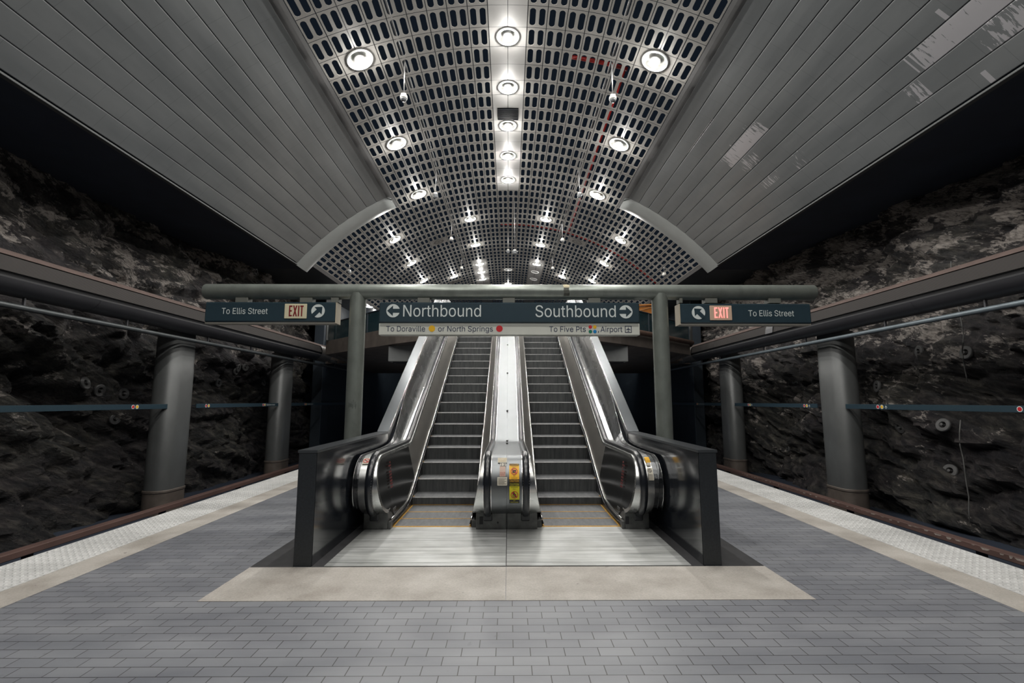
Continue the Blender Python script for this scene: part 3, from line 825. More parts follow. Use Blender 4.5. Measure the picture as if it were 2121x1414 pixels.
# ------------------------------------------------------------------ escalators
SL = 0.5325
def nose_z(Y):
    z = 0.131 + SL * (Y - 7.6) if Y < 9.2 else 0.938 + SL * (Y - 9.2)
    return z
TOPZ = 3.85
def rail_path():
    pts = []
    c = (6.25, .56); r = .37
    for i in range(22):
        a = math.radians(-100 + 190 * i / 21); pts.append((c[0] - r * math.cos(a), c[1] + r * math.sin(a)))
    z0 = pts[-1][1] + 0.0; z0 = .93
    pts[-1] = (c[0], z0)
    def zz(Y):
        # smooth max / min of flat, incline, flat
        inc = .935 + SL * (Y - 8.05); k = .22
        h = lambda d: 0.5 * (d + math.sqrt(d * d + k * k)) - k / 2 * 0 
        lo = .93; z = lo + max(0.0, 0.5 * ((inc - lo) + math.sqrt((inc - lo) ** 2 + .035)) - 0.5 * math.sqrt(.035) * math.exp(-max(0, inc - lo) * 3) * 1.0)
        hi = TOPZ + .93
        z2 = hi - 0.5 * ((hi - z) + math.sqrt((hi - z) ** 2 + .035)) + 0.0
        z = hi - max(0.0, 0.5 * ((hi - z) + math.sqrt((hi - z) ** 2 + .02)))
        return z
    Y = 6.4
    first = zz(6.4)
    while Y <= 16.6:
        pts.append((Y, zz(Y) - (first - .93) * max(0, 1 - (Y - 6.4) / 1.2)))
        Y += 0.12 if (Y < 9.2 or Y > 14) else 0.4
    c2 = (16.7, pts[-1][1] - .37)
    for i in range(11):
        a = math.radians(90 - 18 * i); pts.append((c2[0] + r * math.cos(a), c2[1] + r * math.sin(a)))
    return pts
RP = rail_path()
def normals(P):
    N = []
    for i, p in enumerate(P):
        a = P[max(i - 1, 0)]; c = P[min(i + 1, len(P) - 1)]
        d = (c[0] - a[0], c[1] - a[1]); L = math.hypot(*d) or 1; N.append((-d[1] / L, d[0] / L))   # left normal = outward (up)
    return N
RN = normals(RP)
def sweep(sec, closed=False, P=RP, N=RN, i0=0, i1=None, caps=False):
    i1 = len(P) if i1 is None else i1
    return MB().loft([[(x, P[i][0] + N[i][0] * o, P[i][1] + N[i][1] * o) for x, o in sec] for i in range(i0, i1)], closed, caps)
def skirt_line(Y):
    base = .10; z = max(base, 0.07 + nose_z(Y) * 1.0) if Y < 14.6 else TOPZ + .1
    inc = nose_z(Y) + .09; z = base + 0.5 * ((inc - base) + math.sqrt((inc - base) ** 2 + .012))
    hi = TOPZ + .12; z = hi - 0.5 * ((hi - z) + math.sqrt((hi - z) ** 2 + .012))
    return z
def step_z(Y):
    if Y < 7.5: return 0.0
    z = nose_z(Y); hi = TOPZ
    return hi - 0.5 * ((hi - z) + math.sqrt((hi - z) ** 2 + .004)) if Y < 15.0 else hi

def on_newel(cxx, R=.378):
    """maps (x, angle in degrees) on to the newel's rounded front, slightly proud"""
    return lambda x, a: (x, 6.25 - R * math.cos(math.radians(a)), .56 + R * math.sin(math.radians(a)))
def patch(x0, x1, a0, a1, R=.372, n=6):
    b = MB(); rows = []
    for i in range(n + 1):
        a = math.radians(a0 + (a1 - a0) * i / n)
        rows.append([(x0, 6.25 - R * math.cos(a), .56 + R * math.sin(a)), (x1, 6.25 - R * math.cos(a), .56 + R * math.sin(a))])
    return b.loft(rows)

def balustrade(root, s, xh, xo, xi_top, xi_bot, outer):
    """s = side (+1: passenger side is towards +x from the handrail, -1: towards -x)"""
    # handrail
    w = .042; sec = [(xh - w, -.008), (xh - w, .018), (xh - w * .7, .034), (xh, .040), (xh + w * .7, .034), (xh + w, .018), (xh + w, -.008)]
    o = sweep(sec, True, caps=True).build('handrail', M_rubber, root, smooth=True, angle=60)
    # bright guide under the handrail
    sweep([(xh - w - .008, -.03), (xh - w - .008, -.006), (xh + w + .008, -.006), (xh + w + .008, -.03)], True, caps=True).build('handrail_guide', M_chrome, root, smooth=True, angle=40)
    # deck / wrap away from the passenger
    x0, x1 = xh - s * (w + .006), xo
    b = sweep([(x0, -.010), (x1, -.010), (x1, -.30 if outer else -.06)]); b.build('deck_cover', M_steel_deck if not outer else M_steel, root, smooth=True, angle=40)
    # wrap on the passenger side
    x2 = xh + s * (w + .006)
    def xe(i):
        if i >= 22: return xi_top
        f = max(0, min(1, (RP[i][1] - .12) / .81)); return xi_top + (xi_bot - xi_top) * (1 - f) ** 1.2 * .95
    rows = []
    for i in range(len(RP)):
        rows.append([(x, RP[i][0] + RN[i][0] * o, RP[i][1] + RN[i][1] * o) for x, o in ((x2, -.010), (xe(i), -.012), (xe(i) + s * .004, -.03), (xe(i) + s * .004, -.055))])
    MB().loft(rows).build('inner_cover', M_steel, root, smooth=True, angle=50)
    # interior panel between the wrap and the skirt, leaning out at the foot
    b = MB(); top = []; bot = []
    i0 = 2
    for i in range(i0, len(RP) - 8):
        y = RP[i][0] - RN[i][0] * .05; z = RP[i][1] - RN[i][1] * .05
        yb = max(y, 6.5) if i < 26 else y
        zb = skirt_line(yb) + (0.0)
        if i < 22:
            f = (i - i0) / (22 - i0); yb = 6.45 + 0.0 * f; zb = .15
            zb = min(zb, z)
            yb = max(yb, y) if yb < y else yb
        fr = max(0, min(1, (z - zb) / .75))
        top.append((xe(i) + s * .003, y, z)); bot.append((xi_bot, yb, zb))
    rows = []
    for q in range(5):
        rows.append([tuple(t[j] + (bt[j] - t[j]) * q / 4 for j in range(3)) for t, bt in zip(top, bot)])
    k_ = next(i for i, t_ in enumerate(top) if t_[1] > 7.75 and i > 24)
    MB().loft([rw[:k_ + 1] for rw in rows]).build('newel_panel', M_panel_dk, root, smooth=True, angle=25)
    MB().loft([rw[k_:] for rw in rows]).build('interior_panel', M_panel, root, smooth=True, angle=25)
    # skirt and its bright cap
    ys = [6.31 + .15 * i for i in range(66)]
    xs = xi_bot + s * .012
    rows = [[(xs, y, skirt_line(y) - .01) for y in ys], [(xs, y, min(step_z(y) - .3, skirt_line(y) - .35)) for y in ys]]
    MB().loft(rows).build('skirt', mat('dark skirt panel', (0.05, .052, .055), .3, .6), root)
    MB().tube([(xi_bot + s * .004, y, skirt_line(y)) for y in ys], .016, 8).build('skirt_trim', M_chrome, root, smooth=True)
    # black brush guard beneath the trim
    MB().tube([(xs + s * .008, y, skirt_line(y) - .055) for y in ys], .009, 6).build('brush_guard', M_rubber, root, smooth=True)

def escalator(side):
    s = side
    sd = 'left' if s < 0 else 'right'
    root = thing('escalator', '%s of the twin escalators, steel balustrades, %s' % (sd, 'rising from the left half of the landing plate' if s < 0 else 'rising from the right half of the landing plate'), 'escalator', (CX + s * .96, 6.3, 0), 'twin escalators')
    xa, xb = (CX - 1.46, CX - .46) if s < 0 else (CX + .46, CX + 1.46)
    # steps
    Ys = [6.35, 6.75, 7.15] + [7.6 + .4 * i for i in range(20)]
    for j, Y in enumerate(Ys):
        z = step_z(Y) if Y >= 7.5 else 0.009
        nxt = Ys[j + 1] if j + 1 < len(Ys) else Y + .4
        b = MB(); prof = [(Y - 0.004, z - .014), (Y + .014, z), (nxt + .03, z), (nxt + .03, z - .02), (Y + .05, z - .24), (Y + .018, z - .24)]
        if j < 3: prof = [(Y, z), (nxt - .004, z), (nxt - .004, z - .1), (Y, z - .1)]
        b.prism(prof, 'x', xa, xb)
        st = b.build('step', M_step, root); st.data.materials.append(M_tread); st.data.materials.append(M_nosing)
        for pl_ in st.data.polygons:
            if pl_.normal.z > .9: pl_.material_index = 1
            elif pl_.normal.z > .3 and pl_.normal.y < 0: pl_.material_index = 2
        yl = nxt - .014 + (.018 if j > 1 else 0)
        if j < 3: MB().box(xa + .002, xb - .002, yl - .014, yl + .012, z - .001, z + .003).build('yellow_line', M_yline, st)
        ye = nxt - .03 if j < 3 else Y + .07
        yb = MB(); yb.box(xa, xa + .022, Y + .012, ye, z - .001, z + .003); yb.box(xb - .022, xb, Y + .012, ye, z - .001, z + .003)
        yb.build('yellow_edge', M_yline, st)
    MB().box(xa - .02, xb + .02, 6.30, 6.345, -.02, .013, .003).build('comb', M_yline, root)
    # landing plate with joints
    x0, x1 = (-1.79, CX - .004) if s < 0 else (CX + .004, 1.79)
    pl = MB()
    for y0, y1 in ((4.87, 4.965), (4.972, 5.225), (5.229, 5.715), (5.719, 6.30)):
        pl.box(x0, x1, y0, y1, 0.002, .009)
    pl.build('landing_plate', M_plate, root)
    
    # outer and inner balustrades
    balustrade(root, -s, CX + s * 1.655, CX + s * 1.785, CX + s * 1.595, CX + s * 1.475, True)
    balustrade(root, s, CX + s * .235, CX + s * .0008, CX + s * .295, CX + s * .447, False)
    # newel bases
    for (a, c, y0_, y1_, nm) in ((s * 1.484, s * 1.79, 6.19, 6.62, 'newel_base'), (s * .004, s * .385, 6.19, 6.62, 'newel_base')):
        p, q = sorted((CX + a, CX + c)); MB().box(p, q, y0_, y1_, .009, .205, .006).build(nm, M_base, root)
    for (a, c, y0_, y1_) in ((s * 1.447, s * 1.482, 6.19, 6.30), (s * .387, s * .447, 6.28, 7.0)):
        p, q = sorted((CX + a, CX + c)); MB().box(p, q, y0_, y1_, .009, .10, .003).build('base_infill', M_base, root)
    for xh in (s * 1.655, s * .235):
        MB().box(CX + xh - .055, CX + xh + .055, 6.165, 6.35, .11, .205, .012).build('handrail_inlet', M_rubber, root)
    # deck low strip between the outer cover and the parapet
    def cz_(y): return min(1.075 + .60 * max(0, y - 7.72), TOPZ + 1.0)
    rows = []
    for i in range(6, len(RP) - 12):
        y = RP[i][0] - RN[i][0] * .014; z = RP[i][1] - RN[i][1] * .014
        up = smoothstep(7.1, 9.2, y); q = 1.845 + .062 * up; zq = z + (max(z, cz_(y) - .012) - z) * up
        pA, pB = CX + s * 1.784, s * (1.872 + .0385 * up); X_ = lambda f: pA + (pB - pA) * f
        rows.append([(pA, y, z), (X_(.48), y, z + (zq - z) * .48), (X_(.5), y - .004, z + (zq - z) * .5 - .012),
                     (X_(.56), y - .004, z + (zq - z) * .56 - .012), (X_(.58), y, z + (zq - z) * .58), (pB, y, zq), (pB + s * .001, y, zq - .25 if y > 6.3 else max(.1, zq - .05))])
    MB().loft(rows).build('outer_deck', M_smoke, root)
    MB().tube([rw[5] for rw in rows], .004, 5).build('deck_edge', M_chrome, root, smooth=True)
    if s < 0:
        # anti-slide buttons along the shared centre deck
        pass
    # upper landing floor plate
    p, q = sorted((CX + s * .005, CX + s * 1.84)); MB().box(p, q, 15.5, 16.6, TOPZ - .03, TOPZ).build('upper_plate', M_plate, root)
    # truss below
    tr = MB(); pr = [(7.9, -.22), (15.2, TOPZ - .5), (16.6, TOPZ - .35), (16.6, TOPZ - 1.2), (15.4, TOPZ - 1.2), (9.6, -.22)]
    tr.prism(pr, 'x', CX + s * .03, CX + s * 1.84); tr.build('truss_casing', M_void, root)
    return root
escL = escalator(-1); escR = escalator(1)
# small bright dots along the edges of two of the handrails
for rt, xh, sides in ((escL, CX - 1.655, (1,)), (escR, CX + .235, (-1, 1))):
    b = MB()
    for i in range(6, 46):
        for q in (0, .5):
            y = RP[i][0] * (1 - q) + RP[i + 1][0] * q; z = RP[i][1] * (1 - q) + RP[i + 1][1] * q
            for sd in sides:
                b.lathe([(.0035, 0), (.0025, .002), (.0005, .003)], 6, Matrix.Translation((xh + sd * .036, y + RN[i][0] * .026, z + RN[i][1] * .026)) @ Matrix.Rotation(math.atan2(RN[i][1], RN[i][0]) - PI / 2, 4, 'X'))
    o = b.build('edge_dots', M_chrome, rt); o['kind'] = 'stuff'
# buttons on the centre deck
for (y, z) in ((11.94, 0), (10.44, 0), (8.97, 0), (8.06, 0), (7.72, 0)):
    import bisect
    i = max(k for k in range(len(RP)) if RP[k][0] <= y and k > 20)
    f = (y - RP[i][0]) / (RP[i + 1][0] - RP[i][0]); zz = RP[i][1] + f * (RP[i + 1][1] - RP[i][1])
    o = MB().lathe([(0.017, 0), (.017, .022), (.011, .028), (0.001, .029)], 14, Matrix.Translation((CX, y, zz - .014))).build('deck_button', M_base, escL, smooth=True, angle=40)

# stickers on the newels
def T(name, txt, x0, x1, a, capdeg, m, parent, R=.3755, label=None):
    put_text(name, txt, x0, x1, a, capdeg, lambda u, w: (u, 6.25 - R * math.cos(math.radians(w)), .56 + R * math.sin(math.radians(w))), m, parent, label=label)
def ringpatch(cx, a, r, r0, m, parent, name, R=.3757):
    k = math.degrees(1 / .37)
    b = MB(); seg = 28
    v = [(cx + q * math.cos(2 * PI * i / seg), a + q * k * math.sin(2 * PI * i / seg)) for q in (r, r0) for i in range(seg)]
    vv = [(u, 6.25 - R * math.cos(math.radians(w)), .56 + R * math.sin(math.radians(w))) for u, w in v]
    if r0 <= 0: b.add(vv[:seg], [tuple(range(seg))])
    else: b.add(vv, [(i, (i + 1) % seg, seg + (i + 1) % seg, seg + i) for i in range(seg)])
    # slash
    if r0 > 0:
        d = r * .12; sl = [(-r * .68 - d, r * .68 - d), (-r * .68 + d, r * .68 + d), (r * .68 + d, -r * .68 + d), (r * .68 - d, -r * .68 - d)]
        b.add([(cx + u, 6.25 - R * math.cos(math.radians(a + w * k)), .56 + R * math.sin(math.radians(a + w * k))) for u, w in sl], [(0, 1, 2, 3)])
    return b.build(name, m, parent, normals=False)
def npoly(pts, cx, a, sc, m, parent, name, R=.3752):
    k = math.degrees(1 / .37)
    return MB().add([(cx + u * sc, 6.25 - R * math.cos(math.radians(a + w * sc * k)), .56 + R * math.sin(math.radians(a + w * sc * k))) for u, w in pts], [tuple(range(len(pts)))]).build(name, m, parent, normals=False)
L_ = escL
st = patch(-.130, -.016, 50, 64).build('instruction_sticker', M_stick_w, L_); st['label'] = 'faded cream and yellow sticker at the top of the newel'
T('sticker_bar', 'CAUTION', -.125, -.022, 58, 4.2, mat('faded ochre', srgb(190, 160, 90), .5), st); T('sticker_bar', 'DANGER', -.12, -.03, 52, 4, mat('faded ochre', srgb(190, 160, 90), .5), st)
st = patch(-.102, -.028, 41.5, 49).build('number_sticker', M_stick_w, L_); st['label'] = 'white sticker with the number 12'
T('digits', '12', -.098, -.034, 42.3, 5.6, M_ink, st)
st = patch(-.104, -.034, 21, 41).build('warning_sticker', M_stick_p, L_); st['label'] = 'pinkish sticker with faded red print'
T('letters', 'HOLD ON', -.100, -.038, 26.5, 3, mat('faded red print', srgb(170, 60, 50), .5), st); T('letters', 'HANDRAIL', -.100, -.038, 22.5, 3, mat('faded red print', srgb(170, 60, 50), .5), st)
st = patch(-.132, -.014, 5, 20).build('notice_sticker', M_stick_w, L_); st['label'] = 'white printed notice sticker'
for i in range(5): patch(-.122, -.024 - .02 * (i % 2), 7.4 + i * 2.3, 8.2 + i * 2.3, .3745).build('print_line', M_print, st)
R_ = escR
st = patch(.012, .132, 10.5, 47).build('caution_sticker', M_stick_a, R_); st['label'] = 'amber caution sticker, no luggage'
patch(.012, .132, 43.5, 47, .3742).build('header_bar', M_black, st); T('letters', 'CAUTION', .022, .124, 44.0, 2.5, M_stick_a, st)
T('letters', 'PASSENGERS', .026, .118, 41, 1.7, M_black, st); T('letters', 'ONLY', .05, .092, 38, 1.8, M_black, st)
npoly([(-.7, -.6), (.7, -.6), (.7, .5), (-.7, .5)], .072, 31, .032, M_black, st, 'luggage_mark'); ringpatch(.072, 31, .042, .034, M_red, st, 'prohibition_ring')
T('letters', 'NO', .06, .084, 21.5, 1.8, M_black, st); T('letters', 'LUGGAGE', .036, .108, 17.5, 1.8, M_black, st)
patch(.012, .132, 10.8, 16, .3742).build('header_bar', M_black, st); T('letters', 'CAUTION', .018, .126, 11.6, 3.4, M_stick_a, st)
st = patch(.014, .134, -29, 9.2).build('caution_sticker', M_stick_y, R_); st['label'] = 'yellow green caution sticker, no wheelchairs'
patch(.014, .134, 4, 9, .3742).build('header_bar', M_black, st); T('letters', 'CAUTION', .020, .128, 4.8, 3.3, M_stick_y, st)
T('letters', 'PASSENGERS', .03, .116, 1, 1.8, M_black, st); T('letters', 'ONLY', .055, .093, -2.3, 1.8, M_black, st)
ringpatch(.074, -13, .022, .017, M_black, st, 'wheelchair_wheel'); npoly([(-.2, 0), (.1, 0), (.15, .9), (.55, .0), (.9, -.3), (.8, -.5), (.4, -.2), (-.1, .7), (-.35, 1.0), (-.35, .7)], .070, -10.5, .022, M_black, st, 'wheelchair_seat')
ringpatch(.067, -7.0, .006, 0, M_black, st, 'wheelchair_head'); ringpatch(.074, -12, .044, .037, M_red, st, 'prohibition_ring')
patch(.014, .134, -29, -21.5, .3742).build('header_bar', M_black, st); T('letters', 'NO', .062, .084, -24.2, 1.8, M_stick_y, st); T('letters', 'WHEELCHAIRS', .026, .122, -27.7, 2.0, M_stick_y, st)
# outer right newel
st = patch(1.705, 1.762, 50, 66).build('warning_sticker', M_stick_a, R_); st['label'] = 'yellow pictogram sticker'
T('letters', 'CAUTION', 1.708, 1.760, 52, 3, M_black, st)
for i in range(3): npoly([(-.3, 0), (.3, 0), (.25, .9), (.1, 1.3), (-.1, 1.3), (-.25, .9)], 1.712 + i * .020, 58, .011, M_black, st, 'figure_mark')
st = patch(1.708, 1.752, 42, 49.5).build('number_sticker', M_stick_w, R_); st['label'] = 'white sticker with the number 11'
T('digits', '11', 1.714, 1.746, 42.9, 5.4, M_ink, st)
st = patch(1.700, 1.760, 14, 38).build('notice_sticker', M_stick_w, R_); st['label'] = 'white notice sticker with grey emblem'
ringpatch(1.725, 32, .024, .016, M_print, st, 'emblem')
for i in range(5): patch(1.697, 1.752, 15.5 + i * 2.2, 16.3 + i * 2.2, .3745).build('print_line', M_print, st)
# outer left newel: red prohibition ring
st = patch(-1.800, -1.715, 47, 63).build('no_entry_sticker', M_stick_w, L_); st['label'] = 'white sticker with a red prohibition ring'
ringpatch(-1.757, 55, .038, .030, M_red, st, 'prohibition_ring'); npoly([(-.8, -.1), (.2, -.1), (.8, .2), (.4, .35), (-.8, .3)], -1.757, 55, .026, M_print, st, 'pictogram')
# small marks on the newel bases
MB().box(-.36, -.315, 6.183, 6.19, .07, .16).build('key_switch', M_black, L_)
MB().lathe([(.012, 0), (.012, .006), (.001, .006)], 12, Matrix.Translation((-.13, 6.19, .09)) @ Matrix.Rotation(PI / 2, 4, 'X')).build('key_lock', M_black, L_)
MB().box(1.47, 1.515, 6.183, 6.19, .07, .16).build('key_switch', M_black, R_)

for s in (-1, 1):  # red dashes painted on the panels to stand for a blurred reflection
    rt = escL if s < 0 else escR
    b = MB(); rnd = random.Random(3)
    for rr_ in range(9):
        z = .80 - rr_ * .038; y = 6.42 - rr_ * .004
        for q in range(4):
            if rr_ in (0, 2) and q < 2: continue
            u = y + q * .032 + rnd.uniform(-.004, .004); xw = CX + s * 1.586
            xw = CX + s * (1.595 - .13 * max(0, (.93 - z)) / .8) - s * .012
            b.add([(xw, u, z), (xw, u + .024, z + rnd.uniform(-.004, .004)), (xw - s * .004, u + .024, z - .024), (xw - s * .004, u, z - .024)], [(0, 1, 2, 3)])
    o = b.build('red_reflection', mat('painted red reflection', srgb(104, 30, 30), .5), rt, normals=False); o['label'] = 'faint red reflection painted as dashes'
# ------------------------------------------------------------------ parapets
for s in (-1, 1):
    sd = 'left' if s < 0 else 'right'
    root = thing('parapet', 'dark polished %s side wall of the escalators, meeting a sloping steel cap' % sd, 'parapet', (CX + s * 2.0, 4.87, 0), 'side walls of the escalators')
    def xx(y, o):   # o 0 = inner, 1 = outer
        f = max(0, min(1, (y - 4.87) / 2.4))
        return s * (1.912 if o == 0 else 2.095)
    y0, y1 = 4.87, 7.74
    zt = 1.085
    # polished inner face and body
    b = MB(); b.add([(xx(y0, 0), y0 + .012, .004), (xx(y1, 0), y1, .004), (xx(y1, 0), y1, zt), (xx(y0, 0), y0 + .012, zt),
                     (xx(y0, 1), y0 + .012, .004), (xx(y1, 1), y1, .004), (xx(y1, 1), y1, zt), (xx(y0, 1), y0 + .012, zt)],
                    [(0, 1, 2, 3), (4, 7, 6, 5), (0, 4, 5, 1), (3, 2, 6, 7), (1, 5, 6, 2), (0, 3, 7, 4)])
    b.build('panel', M_granite, root)
    # end face
    b = MB(); p, q = sorted((xx(y0, 0), xx(y0, 1))); b.box(p + .004, q - .004, y0, y0 + .014, .004, zt + .004, .003); b.build('end_plate', M_granite_end, root)
    # coping
    b = MB(); e = .006
    v = []
    for y in (y0 - .004, y1):
        for (o, dx) in ((0, -s * e), (1, s * e)):
            for z in (zt, zt + .026): v.append((xx(y, o) + dx, y, z))
    b.add(v, [(0, 1, 3, 2), (4, 6, 7, 5), (0, 4, 5, 1), (2, 3, 7, 6), (1, 5, 7, 3), (0, 2, 6, 4)])
    b.build('coping', mat('coping metal', srgb(84, 88, 92), .28, .6, .1, 5), root)
    # sloping steel cap following the incline
    ys = [7.70, 7.72, 7.75] + [8.0 + .5 * i for i in range(16)]
    def cz(y): return min(1.112 + .60 * max(0, y - 7.72), TOPZ + 1.04)
    xi, xo = s * 1.912, s * 2.095
    rings = [[(xi, y, cz(y) - .12), (xi, y, cz(y)), (xi + s * .004, y, cz(y) + .004), (xo - s * .004, y, cz(y) + .004), (xo, y, cz(y)), (xo, y, cz(y) - .9)] for y in ys]
    MB().loft(rings, True, True).build('sloping_cap', mat('sloping cap steel', (.085, .092, .098), .30, 1, .10, 1.2, rvar=.03), root, angle=30)
    MB().tube([(xi - s * .002, y, cz(y) + .002) for y in ys[2:]], .007, 6).build('edge_bead', M_chrome, root, smooth=True)

# ------------------------------------------------------------------ sign gantry
g = thing('sign_gantry', 'grey tubular gantry with two posts standing behind the escalator side walls', 'gantry', (CX, 7.2, 0))
BZ = 3.266; b = MB()
bx0, bx1 = -4.66, 4.745
seg = 28; pr = [(-.0, .10), (.0, .112), (.02, .118)]
b.tube([(bx0, 7.2, BZ), (bx0 + .008, 7.2, BZ), (bx0 + .02, 7.2, BZ), (bx1 - .02, 7.2, BZ), (bx1 - .008, 7.2, BZ), (bx1, 7.2, BZ)], [.100, .112, .118, .118, .112, .100], 28)
b.build('crossbeam', M_pipe, g, smooth=True, angle=50)
for x in (-2.312, 2.335):
    MB().tube([(x, 7.2, 0.003), (x, 7.2, BZ - .03)], .122, 28).build('post', M_pipe, g, smooth=True, angle=50)
    MB().lathe([(.122, .0), (.17, 0.0), (.17, .02), (.122, .025)], 28, Matrix.Translation((x, 7.2, .003))).build('base_flange', M_pipe, g, smooth=True, angle=40)
b = MB(); rnd = random.Random(9)
for i in range(9):
    a = math.radians(-108 + i * 5 + (6 if i > 6 else 0)); h0 = 1.50 + rnd.uniform(-.02, .02)
    h1 = h0 + rnd.uniform(.05, .12); a1 = a + rnd.uniform(-.03, .05); R_ = .1232; xc = -2.312
    b.add([(xc + R_ * math.cos(a), 7.2 + R_ * math.sin(a), h0), (xc + R_ * math.cos(a + .03), 7.2 + R_ * math.sin(a + .03), h0), (xc + R_ * math.cos(a1 + .03), 7.2 + R_ * math.sin(a1 + .03), h1), (xc + R_ * math.cos(a1), 7.2 + R_ * math.sin(a1), h1)], [(0, 1, 2, 3)])
b.build('scuff_marks', mat('dark scuffs', srgb(52, 56, 56), .7), g, normals=False)['label'] = 'dark scuff marks at eye height on the left post'
# bird-dropping stain on the beam
st = MB(); rows = []
for i in range(7):
    a = math.radians(-40 + 130 * i / 6)
    w = .045 + .03 * noise.noise(Vector((i * .9, 0, 0)))
    rows.append([(.885 - w + .012 * math.sin(i * 2.1), 7.2 - .1205 * math.cos(a), BZ + .1205 * math.sin(a)), (.885 + w, 7.2 - .1205 * math.cos(a), BZ + .1205 * math.sin(a))])
st.loft(rows[3:]).build('stain', mat('chalky stain', srgb(190, 180, 150), .8, 0, .3, 40), g)
st = MB().loft(rows[:4]); st.build('stain', mat('dark drip stain', srgb(74, 76, 70), .7, 0, .4, 60), g)['label'] = 'dark drip marks below the chalky stain'

def SX(px): return (px - 1053.2) * .00729
def SZ(py): return 1.6 + (3.103 - 1.6) * .9875 - (py - 626) * .00740
YF = 7.108
def face(y=YF): return lambda u, w: (u, y, w)
def arrow_sign(cx, cz, r, ang, root, m_bg, tail=True):
    """round pale disc with an arrow in the sign colour; ang = pointing direction in degrees"""
    d = disc(cx, cz, r, face(YF - .003), 40).build('arrow_disc', M_white, root, normals=False)
    ca, sa = math.cos(math.radians(ang)), math.sin(math.radians(ang))
    pts = [(.88, 0), (.02, .78), (.02, .30), (-1.04, .30), (-1.04, -.30), (.02, -.30), (.02, -.78)]
    P = [(cx + r * (u * ca - w * sa), cz + r * (u * sa + w * ca)) for u, w in pts]
    MB().add([(p[0], YF - .005, p[1]) for p in P], [(0, 1, 2, 5, 6), (2, 3, 4, 5)]).build('arrow', m_bg, d, normals=False)
def sign_body(root, x0, x1, z0, z1, name='housing', m=M_teal, y0=YF, y1=7.29, bev=.018):
    return MB().box(x0, x1, y0, y1, z0, z1, bev).build(name, m, root)
def hanger(root, px, w=.19):
    x = SX(px); MB().box(x - w / 2, x + w / 2, 7.13, 7.27, 3.085, 3.165, .006).build('hanger', mat('hanger grey', srgb(110, 112, 106), .5, .2), root)
def exit_letters(px, base, m, parent):
    b = MB(); cap = 22.3 * .0074; y = YF - .0145; u = lambda q: SX(px + q); st = 4.4
    def bar(a, c, d, e, dy=0): b.add([(u(a), y - dy, base + cap * d), (u(c), y - dy, base + cap * d), (u(c), y - dy, base + cap * e), (u(a), y - dy, base + cap * e)], [(0, 1, 2, 3)])
    bar(0, 2.6, 0, 1); bar(2.6, 6.6, 0, .13); bar(2.6, 6.0, .44, .57); bar(2.6, 6.6, .87, 1)
    for (a, c) in ((8.2, 14.4), (14.4, 8.2)):
        q = .0005 if a > c else 0
        b.add([(u(a), y - q, base), (u(a + 2.6), y - q, base), (u(c + 2.6), y - q, base + cap), (u(c), y - q, base + cap)], [(0, 1, 2, 3)])
    bar(18.7, 21.3, 0, 1)
    bar(23.0, 30.0, .87, 1); bar(25.2, 27.8, 0, .87)
    return b.build('letters', m, parent, normals=False)
# main sign
ms = thing('hanging_sign', 'long dark teal sign reading Northbound and Southbound over a pale destination strip', 'sign', (0, 7.2, 2.6))
sign_body(ms, SX(784), SX(1327), SZ(668.5), SZ(625.5))
MB().box(SX(784.5), SX(1326.5), YF + .012, 7.28, SZ(693), SZ(669), .006).build('destination_strip', M_pale, ms)
MB().box(SX(787), SX(1324), YF + .010, YF + .014, SZ(675.5), SZ(669.5)).build('strip_shadow_gap', mat('grey lip', srgb(150, 152, 146), .5), ms)
for p in (875.5, 1054, 1233.5): hanger(ms, p)
put_text('letters', 'Northbound', SX(834.5), SX(996), SZ(655.5), 24.3 * .0074, face(YF - .003), M_white, ms)
put_text('letters', 'Southbound', SX(1109.5), SX(1277), SZ(656), 24.3 * .0074, face(YF - .003), M_white, ms)
arrow_sign(SX(813.5), SZ(643.5), 14 * .0073, 180, ms, M_teal); arrow_sign(SX(1298), SZ(645), 14 * .0073, 0, ms, M_teal)
pf = face(YF + .0088)
put_text('letters', 'To Doraville', SX(800), SX(880.5), SZ(686), 11.2 * .0074, pf, M_ink, ms)
put_text('letters', 'or North Springs', SX(907.5), SX(1021), SZ(686), 11.2 * .0074, pf, M_ink, ms)
put_text('letters', 'To Five Pts', SX(1138), SX(1214), SZ(686.3), 11.2 * .0074, pf, M_ink, ms)
put_text('letters', ',', SX(1239), SX(1241.5), SZ(686.3), 11.2 * .0074, pf, M_ink, ms)
put_text('letters', 'Airport', SX(1244.5), SX(1290), SZ(686.5), 11.2 * .0074, pf, M_ink, ms)
for px, py, r, m, nm in ((894.5, 680, 6.7, M_yel, 'yellow_disc'), (1034.5, 680, 6.8, M_red, 'red_disc'), (1223.5, 676.3, 3.7, M_red, 'red_disc'), (1232.8, 676.3, 3.7, M_yel, 'yellow_disc'), (1223.5, 685.8, 3.7, M_grn, 'green_disc'), (1232.8, 685.8, 3.7, M_blu, 'blue_disc')):
    disc(SX(px), SZ(py), r * .0073, pf, 28).build(nm, m, ms, normals=False)
